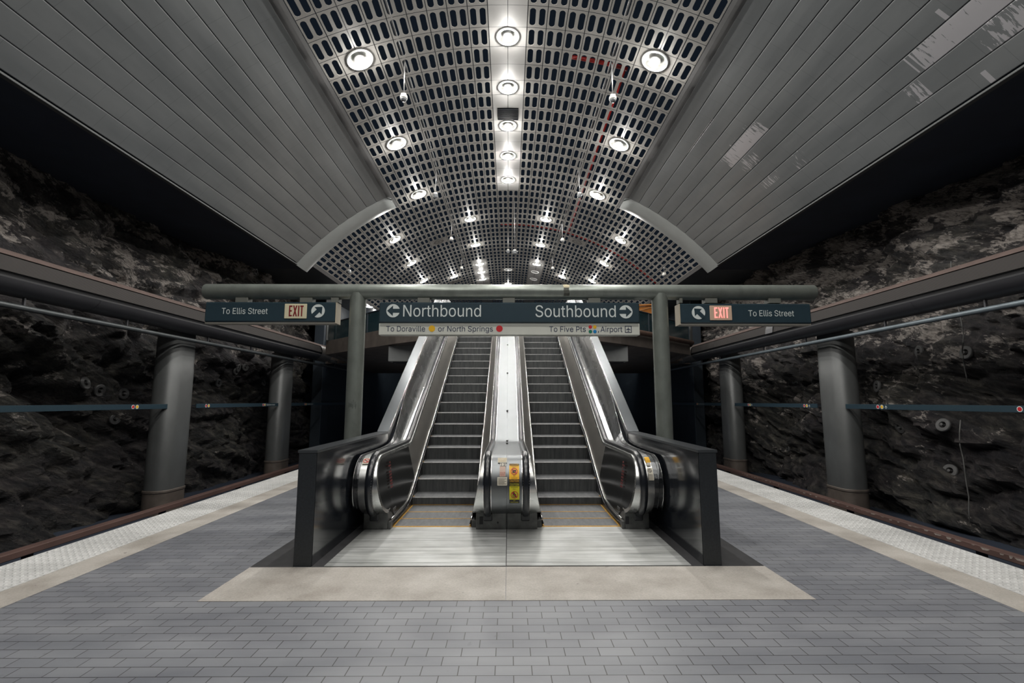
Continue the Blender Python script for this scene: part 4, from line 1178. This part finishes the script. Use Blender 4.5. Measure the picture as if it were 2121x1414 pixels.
# aeroplane mark in its frame
def plane_pts():
    h = [(0, 1.0), (.10, .85), (.10, .35), (.85, -.10), (.85, -.28), (.10, -.08), (.08, -.62), (.32, -.82), (.32, -.95), (0, -.86)]
    return h
def plane_mark(cx, cz, r, fn, m, parent, name='aeroplane_mark'):
    b = MB(); h = plane_pts()
    for sg in (1, -1):
        q = [(cx + sg * u * r, cz + w * r) for u, w in h]
        b.add([fn(*q[i]) for i in range(len(q))], [(0, 1, 2, 5), (2, 3, 4, 5), (0, 5, 6, 9), (6, 7, 8, 9)])
    return b.build(name, m, parent, normals=False)
fx0, fx1, fz0, fz1 = SX(1295.5), SX(1309.5), SZ(688), SZ(674)
b = MB(); t_ = .0095
for (a, c, d, e) in ((fx0, fx1, fz0, fz0 + t_), (fx0, fx1, fz1 - t_, fz1), (fx0, fx0 + t_, fz0, fz1), (fx1 - t_, fx1, fz0, fz1)):
    b.add([pf(a, d), pf(c, d), pf(c, e), pf(a, e)], [(0, 1, 2, 3)])
b.build('airport_frame', M_ink, ms, normals=False); plane_mark((fx0 + fx1) / 2, (fz0 + fz1) / 2 - .002, .038, pf, M_ink, ms)
# side signs
for s in (-1, 1):
    if s < 0:
        r = thing('hanging_sign', 'dark teal sign on the left, To Ellis Street beside unlit EXIT', 'sign', (SX(560), 7.2, 2.77)); x0, x1 = SX(423.5), SX(694)
    else:
        r = thing('hanging_sign', 'dark teal sign on the right, To Ellis Street beside glowing red EXIT', 'sign', (SX(1548), 7.2, 2.77)); x0, x1 = SX(1412), SX(1687)
    dz = -2 if s > 0 else 0
    zt, zb = SZ(625.5 - dz), SZ(667 - dz)
    sign_body(r, x0, x1, zb, zt)
    MB().box(x0 + .005, x1 - .005, YF + .02, 7.27, zb - .022, zb + .002).build('lower_rail', mat('sign rail', srgb(138, 134, 126), .5), r)
    if s < 0: MB().box(x1, x1 + .018, YF + .004, 7.29, zb - .018, zt - .004).build('end_cap', M_cream, r)
    else: MB().box(x0 - .018, x0, YF + .004, 7.29, zb - .018, zt - .004).build('end_cap', M_cream, r)
    fn = face(YF - .003)
    if s < 0:
        put_text('letters', 'To Ellis Street', SX(459), SX(554), SZ(650.5), 12.3 * .0074, fn, M_white, r)
        arrow_sign(SX(658), SZ(644), 14 * .0073, 45, r, M_teal)
        bx = MB().box(SX(589), SX(635), YF - .012, YF + .002, SZ(660), SZ(629.5), .004).build('exit_panel', mat('cream exit panel', srgb(206, 198, 168), .5), r)
        exit_letters(598.5, SZ(655.5), M_maroon, bx)
        for p in (496, 630, 690): hanger(r, p, .19 if p != 690 else .12)
    else:
        put_text('letters', 'To Ellis Street', SX(1554.5), SX(1650), SZ(653.8), 12.3 * .0074, fn, M_white, r)
        arrow_sign(SX(1450), SZ(646.5), 14 * .0073, 135, r, M_teal)
        bx = MB().box(SX(1473.5), SX(1519.5), YF - .012, YF + .002, SZ(662.5), SZ(632), .004).build('exit_panel', mat('warm exit panel', srgb(200, 172, 150), .5), r)
        exit_letters(1482.5, SZ(658), M_exit_lit, bx)
        for p in (1416, 1480, 1614): hanger(r, p, .19 if p != 1416 else .05)

# ------------------------------------------------------------------ track side: ducts, columns, strips
DX, DZ, DR = 8.3, 3.70, .365
for s in (-1, 1):
    sd = 'left' if s < 0 else 'right'
    yend = 21.4 if s < 0 else 21.7
    root = thing('lighting_duct', 'thick brown-topped lighting duct running along the %s rock wall above the columns' % sd, 'duct', (s * DX, 6, DZ), 'lighting ducts')
    # outline: angle from the platform side, going up; the louvre face is set back a little
    def P(a, r=DR): return (s * (DX - r * math.cos(math.radians(a))), DZ + r * math.sin(math.radians(a)))
    body = [P(a) for a in range(-25, -200, -12)] + [P(a) for a in range(150, 90, -12)]
    top = [P(a) for a in range(150, 34, -8)]
    def run(pts, y0, y1, closed=False): return MB().loft([[(x, y, z) for x, z in pts] for y in (y0, y1)], closed)
    run([P(a) for a in range(-24, -211, -11)], -8, yend).build('lower_shell', M_duct, root, smooth=True, angle=50)
    run(top, -8, yend).build('top_shell', M_dust, root, smooth=True, angle=50)
    run([P(36), P(36, DR - .012), P(-8, DR - .012), P(-8, DR - .05)], -8, yend).build('louvre', M_louver, root)
    run([P(-8, DR - .05), P(-20, DR - .05), P(-24)], -8, yend).build('groove', mat('groove', (.02, .02, .022), .6), root)
    rings = []
    for i in range(8):
        f = math.sin(PI / 2 * i / 7); rr = DR * math.cos(PI / 2 * i / 7) + .001
        rings.append([(s * (DX - rr * math.cos(2 * PI * k / 28)), yend + f * .28, DZ + rr * math.sin(2 * PI * k / 28)) for k in range(28)])
    MB().loft(rings, True, True).build('end_cap', M_ductcap, root, smooth=True)
    run([P(a, DR + .002) for a in range(40, -211, -10)], yend - 1.15, yend).build('end_collar', M_ductcap, root, smooth=True, angle=50)
    for yb in (9.2, 13.1, 17.6):
        run([P(a, DR + .006) for a in range(-24, -160, -8)], yb, yb + .03).build('joint_band', M_duct, root)
    # service pipe slung beneath
    root = thing('service_pipe', 'thin service pipe slung under the %s lighting duct' % sd, 'pipe', (s * 8.25, 6, 3.17), 'service pipes under the ducts')
    MB().tube([(s * 8.25, -8, 3.165), (s * 8.25, 26, 3.165)], .05, 12).build('pipe', mat('grey pipe', srgb(70, 74, 76), .4, .3, .15, 5) if s < 0 else mat('blue grey pipe', srgb(104, 114, 120), .4, .3, .15, 5), root, smooth=True, angle=60)
    for yb in (8.0, 10.2, 13.0, 15.2, 18.4, 20.2, 22.6, 24.4):
        MB().box(s * 8.25 - .02, s * 8.25 + .02, yb, yb + .03, 3.2, 3.36).build('bracket', M_duct, root)
    # walkway rail seen past the duct's end
    MB().box(s * 8.25 - .05, s * 8.25 + .05, 21.9, 27, 3.36, 3.5).build('end_channel', M_postpaint, root)
    # columns
    for j, yc in enumerate((12.6, 18.55) if s < 0 else (12.65, 18.8)):
        w = 'nearer' if j == 0 else 'farther'
        root = thing('column', 'grey round-ended steel column under the %s lighting duct, the %s one' % (sd, w), 'column', (s * 8.80, yc, -1.2), 'track side columns')
        def ring(z, hx, hy, r):
            o = []
            for (cx_, cy_, a0) in ((1, 1, 0), (-1, 1, 90), (-1, -1, 180), (1, -1, 270)):
                for q in range(7):
                    a = math.radians(a0 + 15 * q); o.append((s * 8.80 + cx_ * (hx - r) + r * math.cos(a), yc + cy_ * (hy - r) + r * math.sin(a), z))
            return o
        MB().loft([ring(z, hx, hy, r) for z, hx, hy, r in ((-.66, .32, .49, .28), (2.45, .32, .485, .28), (2.46, .313, .48, .275), (3.15, .31, .475, .27), (3.42, .30, .46, .26))], True, True).build('shaft', M_postpaint, root, smooth=True, angle=40)
        MB().loft([ring(z, hx, hy, r) for z, hx, hy, r in ((-1.2, .325, .495, .28), (-.68, .325, .495, .28), (-.66, .34, .51, .29), (-.62, .34, .51, .29), (-.60, .32, .49, .28))], True, True).build('base_collar', mat('brown stained base', srgb(92, 84, 78), .5, .1, .2, 4), root, smooth=True, angle=30)
    for yc in ((12.6, 18.55) if s < 0 else (12.65, 18.8)):
        MB().prism([(s * 8.35, 3.42), (s * 8.35, 3.60), (s * 9.0, 3.60), (s * 9.0, 3.38), (s * 8.55, 3.38)], 'y', yc - .3, yc + .3).build('saddle', M_duct, [q for q in bpy.data.objects if q.name.startswith('lighting_duct')][-1])
    # third-rail cover board
    root = thing('cover_board', 'long rust brown cover board beyond the %s platform edge' % sd, 'board', (s * 7.75, 6, -1.2), 'cover boards beyond the platform edges')
    x0, x1 = sorted((s * 7.6, s * 7.78)); MB().box(x0, x1, -8, 32, -.82, -.715, .01).build('board', M_rust, root)
    for yb in range(-7, 31, 3):
        x0, x1 = sorted((s * 7.68, s * 7.76)); MB().box(x0, x1, yb, yb + .12, -1.2, -.82).build('bracket', M_void, root)
    if s > 0:
        dk = [q for q in bpy.data.objects if q.name.startswith('lighting_duct')][-1]
        MB().loft([[(x, y, z) for x, z in (P(38, DR + .006), P(14, DR - .008), P(-9, DR + .004))] for y in (14.1, 14.5)]).build('patch_plate', mat('dull patch plate', srgb(92, 92, 94), .6), dk)
        b = MB()
        for i in range(46):
            y = 6.3 + i * .21 + random.random() * .1; ln = random.uniform(.05, .24) * (1.0 if i < 14 else .6); h = random.uniform(.006, .03) * (1.6 if i < 12 else .8)
            zz = -.725 - random.random() * .012
            b.add([(7.598, y, zz), (7.598, y + ln * .5, zz + .002), (7.598, y + ln, zz - .002), (7.598, y + ln * .8, zz - h), (7.598, y + ln * .3, zz - h * .8)], [(0, 1, 2, 3, 4)])
        o = b.build('flaking_paint', mat('flaking white paint', srgb(150, 140, 132), .8, 0, .3, 30), root, normals=False); o['kind'] = 'stuff'
# name strips between the columns
ZB = 1.463
def dot_marks(root, s, y, XB, plane=False, name_txt=False):
    z = ZB; xf = s * (XB - .012); d = 1 if s < 0 else -1
    fn = lambda u, w: (xf - s * .001, y + d * u, z + w); fn2 = lambda u, w: (xf - s * .003, y + d * u, z + w)
    for k, (m, nm) in enumerate(((M_red, 'red_disc'), (M_yel, 'yellow_disc'))):
        cu = k * .12
        o = disc(cu, 0, .048, fn, 20).build(nm, M_white, root, normals=False)
        disc(cu, 0, .036, fn2, 20).build(nm.replace('disc', 'centre'), m, o, normals=False)
    if plane: plane_mark(.24, 0, .045, fn2, M_white, root)
    if name_txt:
        u0 = .23 if not plane else .32
        put_text('letters', 'Peachtree Center', u0, u0 + .62, -.022, .05, fn2, M_white, root)
XB = 8.60
for (s, y0, y1, marks, lab) in [
    (-1, 2.12, 12.16, [(11.05, 0, 0)], 'dark teal line strip on the left rock, nearest section running out of frame'),
    (-1, 13.28, 17.98, [(13.70, 0, 0), (16.87, 0, 1)], 'dark teal line strip between the two left columns'),
    (-1, 19.04, 25.39, [(20.31, 0, 1)], 'short dark teal line strip past the farther left column'),
    (1, 2.12, 12.16, [(11.09, 1, 0), (8.00, 1, 0)], 'dark teal line strip on the right rock, nearest section running out of frame'),
    (1, 13.28, 18.14, [(17.10, 1, 0), (13.86, 1, 0)], 'dark teal line strip between the two right columns'),
    (1, 19.25, 25.39, [(21.79, 0, 1)], 'short dark teal line strip past the farther right column')]:
    root = thing('line_strip_sign', lab, 'sign', (s * XB, (y0 + y1) / 2, 1.47), 'line strips along the tracks')
    MB().box(s * XB - .012, s * XB + .012, y0, y1, ZB - .058, ZB + .058, .003).build('strip', M_teal, root)
    for yy, pl, nt in marks: dot_marks(root, s, yy, XB, pl, nt)
    yb = y0 + .9
    while yb < y1:
        MB().box(*sorted((s * (XB + .01), s * 9.3)), yb, yb + .03, 1.455, 1.485).build('bracket', M_void, root); yb += 2.4
# rock bolt plates
ringsL = [(11.857, 6.35, 'upper'), (13.265, 6.5, ''), (13.755, 6.55, ''), (13.119, 5.905, ''), (14.478, 5.886, ''), (17.579, 6.45, ''), (10.377, 1.983, ''), (11.203, 1.845, ''), (12.064, 1.78, ''), (16.123, 2.603, ''), (16.391, 2.719, ''), (17.069, 2.8, ''), (15.718, 2.181, ''), (17.749, 2.275, ''), (11.012, 1.2, '')]
ringsR = [(10.986, 2.742), (9.619, 2.581), (15.782, 2.205), (12.145, 1.968), (21.609, 1.969), (15.994, 0.045), (10.373, 0.113), (14.655, 6.45), (15.964, 6.4), (12.272, 6.387), (11.663, 0.959), (10.275, 1.086)]
labsL = ['upmost on the left rock, nearest under the plank ceiling', 'left of a close pair high on the left rock', 'right of a close pair high on the left rock', 'alone below the close pair high on the left rock', 'above the left sign tube end', 'farthest high one on the left rock', 'big one left above the nearest left line strip', 'middle one above the nearest left line strip', 'one nearest the column above the left line strip', 'lower left of a trio between the left columns', 'middle of a trio between the left columns', 'right of a trio between the left columns', 'low left one under the trio between the left columns', 'low right one under the trio between the left columns', 'just under the nearest left line strip']
labsR = ['small one by a dark hollow on the right rock', 'pale flat one alone near the right edge', 'above the strip between the right columns', 'dim one just right of the nearer right column', 'farthest one past the farther right column', 'between the right columns below the strip', 'large one low on the big boulder at right', 'high on the right rock beside the pale slabs', 'high and farthest on the right rock', 'high on the right rock above the duct', 'just below the nearest right strip', 'low at right under the strip near the ledge']
def rock_x(s, y, z):
    o = [q for q in bpy.data.objects if q.name == ('wall_left' if s < 0 else 'wall_right')][0]
    ok, loc, nor, idx = o.ray_cast(Vector((s * 5, y, z)), Vector((s, 0, 0)))
    return (loc.x, nor) if ok else (s * 9.6, Vector((-s, 0, 0)))
bpy.context.view_layer.update()
plate_proto = {}
for s, lst, labs in ((-1, [(a, c) for a, c, _ in ringsL], labsL), (1, ringsR, labsR)):
    for (y, z), lb in zip(lst, labs):
        x, nor = rock_x(s, y, z)
        # slide along the sight line so that depth changes of the rock do not shift it
        f = abs(x) / 9.5; y2 = y * f; z2 = 1.6 + (z - 1.6) * f
        x, nor = rock_x(s, y2, z2)
        big = .15 if z < 3 else .13
        t = thing('rock_bolt_plate', 'round grey bolt plate, ' + lb, 'bolt plate', (x - s * .03, y2, z2), 'rock bolt plates')
        q = Vector((-s, 0, 0)).lerp(nor if nor.x * s < 0 else -nor, .35).normalized().to_track_quat('Z', 'Y').to_matrix().to_4x4()
        M = Matrix.Translation((x - s * .03, y2, z2)) @ q
        MB().lathe([(big * .42, -.02), (big, -.02), (big, .015), (big * .92, .03), (big * .5, .03), (big * .42, .015)], 22, M, closed=True).build('plate', M_ring, t, smooth=True, angle=30)
        MB().lathe([(.03, -.05), (.03, .06), (.001, .065)], 10, M).build('bolt', M_ring, t, smooth=True, angle=30)
# thin vertical drains on the right rock
for (y, z0, z1, lb) in ((9.95, 2.0, 4.6, 'upper'), (10.1, -.9, 1.2, 'lower')):
    x, _ = rock_x(1, y, (z0 + z1) / 2)
    pts = []
    for i in range(9):
        z = z0 + (z1 - z0) * i / 8; xr, _n = rock_x(1, y, z); pts.append((xr - .03, y + .012 * math.sin(i * 1.3), z))
    xm = min(q[0] for q in pts); pts = [(xm - .02 + (q[0] - xm) * .15, q[1], q[2]) for q in pts]
    tag(MB().tube(pts, .012, 6).build('drain_hose', mat('grey hose', srgb(92, 92, 90), .6), None, smooth=True), 'thin grey drain hose running down the right rock, the %s one' % lb, 'hose', 'drain hoses')

# ------------------------------------------------------------------ mezzanine
edge = [(1.98, 14.55), (2.69, 14.1), (3.5, 14.65), (4.75, 15.85), (7.0, 18.2), (7.55, 22.4), (9.1, 23.4)]
for s in (-1, 1):
    sd = 'left' if s < 0 else 'right'
    P = [(s * x, y) for x, y in edge]
    b = MB(); b.prism(P + [(s * 9.1, 33), (s * 1.98, 33)], 'z', 3.50, 3.86)
    struct(b.build('floor', M_slab))
    # arched edge beam
    b = MB(); n = 24; rings = []
    def at(f):
        L = f * (len(P) - 1); i = min(int(L), len(P) - 2); t = L - i; return (P[i][0] + (P[i + 1][0] - P[i][0]) * t, P[i][1] + (P[i + 1][1] - P[i][1]) * t)
    for i in range(n + 1):
        x, y = at(i / n); zb = 3.40 - .05 * math.sin(PI * i / n) + (.1 if i < 3 else 0)
        rings.append([(x, y - .03, zb), (x, y - .03, 3.87), (x, y + .3, 3.87), (x, y + .3, zb)])
    struct(b.loft(rings, True, True).build('trim_13' if s < 0 else 'trim_14', M_slab))
    # panelled balustrade
    root = thing('glass_balustrade', 'dark teal panelled balustrade on the %s edge of the upper floor' % sd, 'balustrade', (s * 4.75, 15.85, 3.87), 'balustrades of the upper floor')
    for i in range(len(P) - 1):
        (xa, ya), (xb_, yb_) = P[i], P[i + 1]
        if i == 0: continue
        MB().add([(xa, ya + .04, 3.88), (xb_, yb_ + .04, 3.88), (xb_, yb_ + .04, 4.52), (xa, ya + .04, 4.52), (xa, ya + .07, 3.88), (xb_, yb_ + .07, 3.88), (xb_, yb_ + .07, 4.52), (xa, ya + .07, 4.52)],
                 [(0, 1, 2, 3), (4, 7, 6, 5), (3, 2, 6, 7), (0, 4, 5, 1), (0, 3, 7, 4), (1, 5, 6, 2)]).build('panel', M_railglass, root)
    MB().tube([(x, y + .055, 4.55) for x, y in P[1:]], .03, 8).build('top_rail', M_darkwall, root, smooth=True)
    for x, y in P[1:]:
        MB().box(x - .025, x + .025, y + .03, y + .08, 3.86, 4.55).build('baluster', M_darkwall, root)
    # steel box hung below
    x0, x1 = sorted((s * 2.12, s * 3.80))
    root = thing('equipment_box', 'grey steel box hung under the upper floor, %s of the escalators' % sd, 'box', (s * 3, 15.3, 3.3), 'steel boxes under the upper floor')
    MB().box(x0, x1, 15.0, 15.9, 2.84, 3.34, .01).build('casing', mat('dull box steel', (.30, .31, .31), .35, .6, .15, 2), root)
    for i in range(3):
        w0 = .12 + i * .12
        MB().box(x0 + .1 + i * .05, x1 - .1, 15.2 + i * .2, 15.22 + i * .2, 2.80, 2.84).build('grille_bar', M_duct, root)
    # pale post beside the rock end
    yy = 17.85 if s < 0 else 18.7
    tag(MB().tube([(s * 6.85 if s < 0 else 7.2, yy, 3.87), (s * 6.85 if s < 0 else 7.2, yy, 5.3)], .05 if s < 0 else .12, 14).build('post', M_postpaint, None, smooth=True, angle=50), 'slim pale post on the upper floor near the %s rock' % sd, 'post')
# temporary pipe with hoops along the right slab edge
root = thing('slung_pipe', 'rusty brown pipe strapped along the right slab edge with pale hoops', 'pipe', (4.5, 15.4, 3.8))
pts = [(2.6, 13.95, 3.80), (3.5, 14.45, 3.78), (4.75, 15.6, 3.78), (7.0, 17.95, 3.8), (7.55, 20.4, 3.8)]
MB().tube(pts, .09, 12).build('pipe', mat('rusty pipe', srgb(96, 76, 66), .6, .2, .2, 5), root, smooth=True)
for f in (.15, .36, .58, .8):
    L = f * 4; i = int(L); t = L - i; c = [pts[i][j] + (pts[i + 1][j] - pts[i][j]) * t for j in range(3)]
    d = Vector([pts[i + 1][j] - pts[i][j] for j in range(3)]).normalized(); a = d.cross(Vector((0, 0, 1))).normalized(); u = a.cross(d)
    MB().tube([Vector(c) + a * .105 * math.cos(q * PI / 6) + u * .105 * math.sin(q * PI / 6) for q in range(13)], .014, 6).build('hoop', M_sensor, root, smooth=True)
# timber hoarding at the right
root = thing('timber_hoarding', 'orange plywood hoarding behind the right post of the sign gantry', 'hoarding', (5.2, 17, 3.9))
MB().add([(4.5, 17.0, 4.78), (5.6, 17.4, 4.55), (5.6, 17.4, 5.1), (4.5, 17.0, 5.0), (4.5, 17.1, 4.78), (5.6, 17.5, 4.55), (5.6, 17.5, 5.1), (4.5, 17.1, 5.0)],
         [(0, 1, 2, 3), (4, 7, 6, 5), (0, 4, 5, 1), (3, 2, 6, 7), (0, 3, 7, 4), (1, 5, 6, 2)]).build('sheet', M_wood, root)
MB().tube([(4.45, 16.95, 5.03), (5.62, 17.36, 5.16)], .035, 4).build('timber', M_wood, root); MB().tube([(4.45, 16.95, 4.80), (4.45, 16.95, 5.05)], .03, 4).build('timber', M_wood, root)
MB().tube([(4.6, 16.93, 4.80), (5.6, 17.3, 5.10)], .03, 4).build('timber', mat('dark timber', srgb(110, 72, 34), .7), root)
MB().box(4.3, 4.36, 17, 17.06, 3.86, 4.9).build('timber', mat('dark timber', srgb(110, 72, 34), .7), root); MB().box(5.5, 5.56, 17.44, 17.5, 3.86, 5.1).build('timber', mat('dark timber', srgb(110, 72, 34), .7), root)
L = bpy.data.lights.new('work_lamp', 'POINT'); L.energy = 18; L.color = (1, .72, .4); L.shadow_soft_size = .08
Lo = bpy.data.objects.new('work_lamp', L); COL.objects.link(Lo); Lo.location = (5.3, 16.6, 4.2)

# ------------------------------------------------------------------ world, camera, view
w = bpy.data.worlds.new('World'); bpy.context.scene.world = w; w.use_nodes = True
bg = w.node_tree.nodes['Background']; bg.inputs[0].default_value = (0.42, 0.64, 1.0, 1); bg.inputs[1].default_value = 0.024
cam = bpy.data.cameras.new('camera'); co = bpy.data.objects.new('camera', cam); COL.objects.link(co)
cam.sensor_width = 36; cam.lens = 985.0 / 2121 * 36; cam.clip_start = .05; cam.clip_end = 200
tilt = math.atan(123 / 985.0); yaw = math.atan(7.5 / 985.0)
co.location = (0, 0, 1.6); co.rotation_euler = (PI / 2 + tilt, 0, -yaw)
sc = bpy.context.scene; sc.camera = co
sc.view_settings.view_transform = 'Standard'; sc.view_settings.look = 'None'; sc.view_settings.gamma = 1
sc.view_settings.exposure = EXPO
try: sc.view_settings.use_curve_mapping = False
except Exception: pass
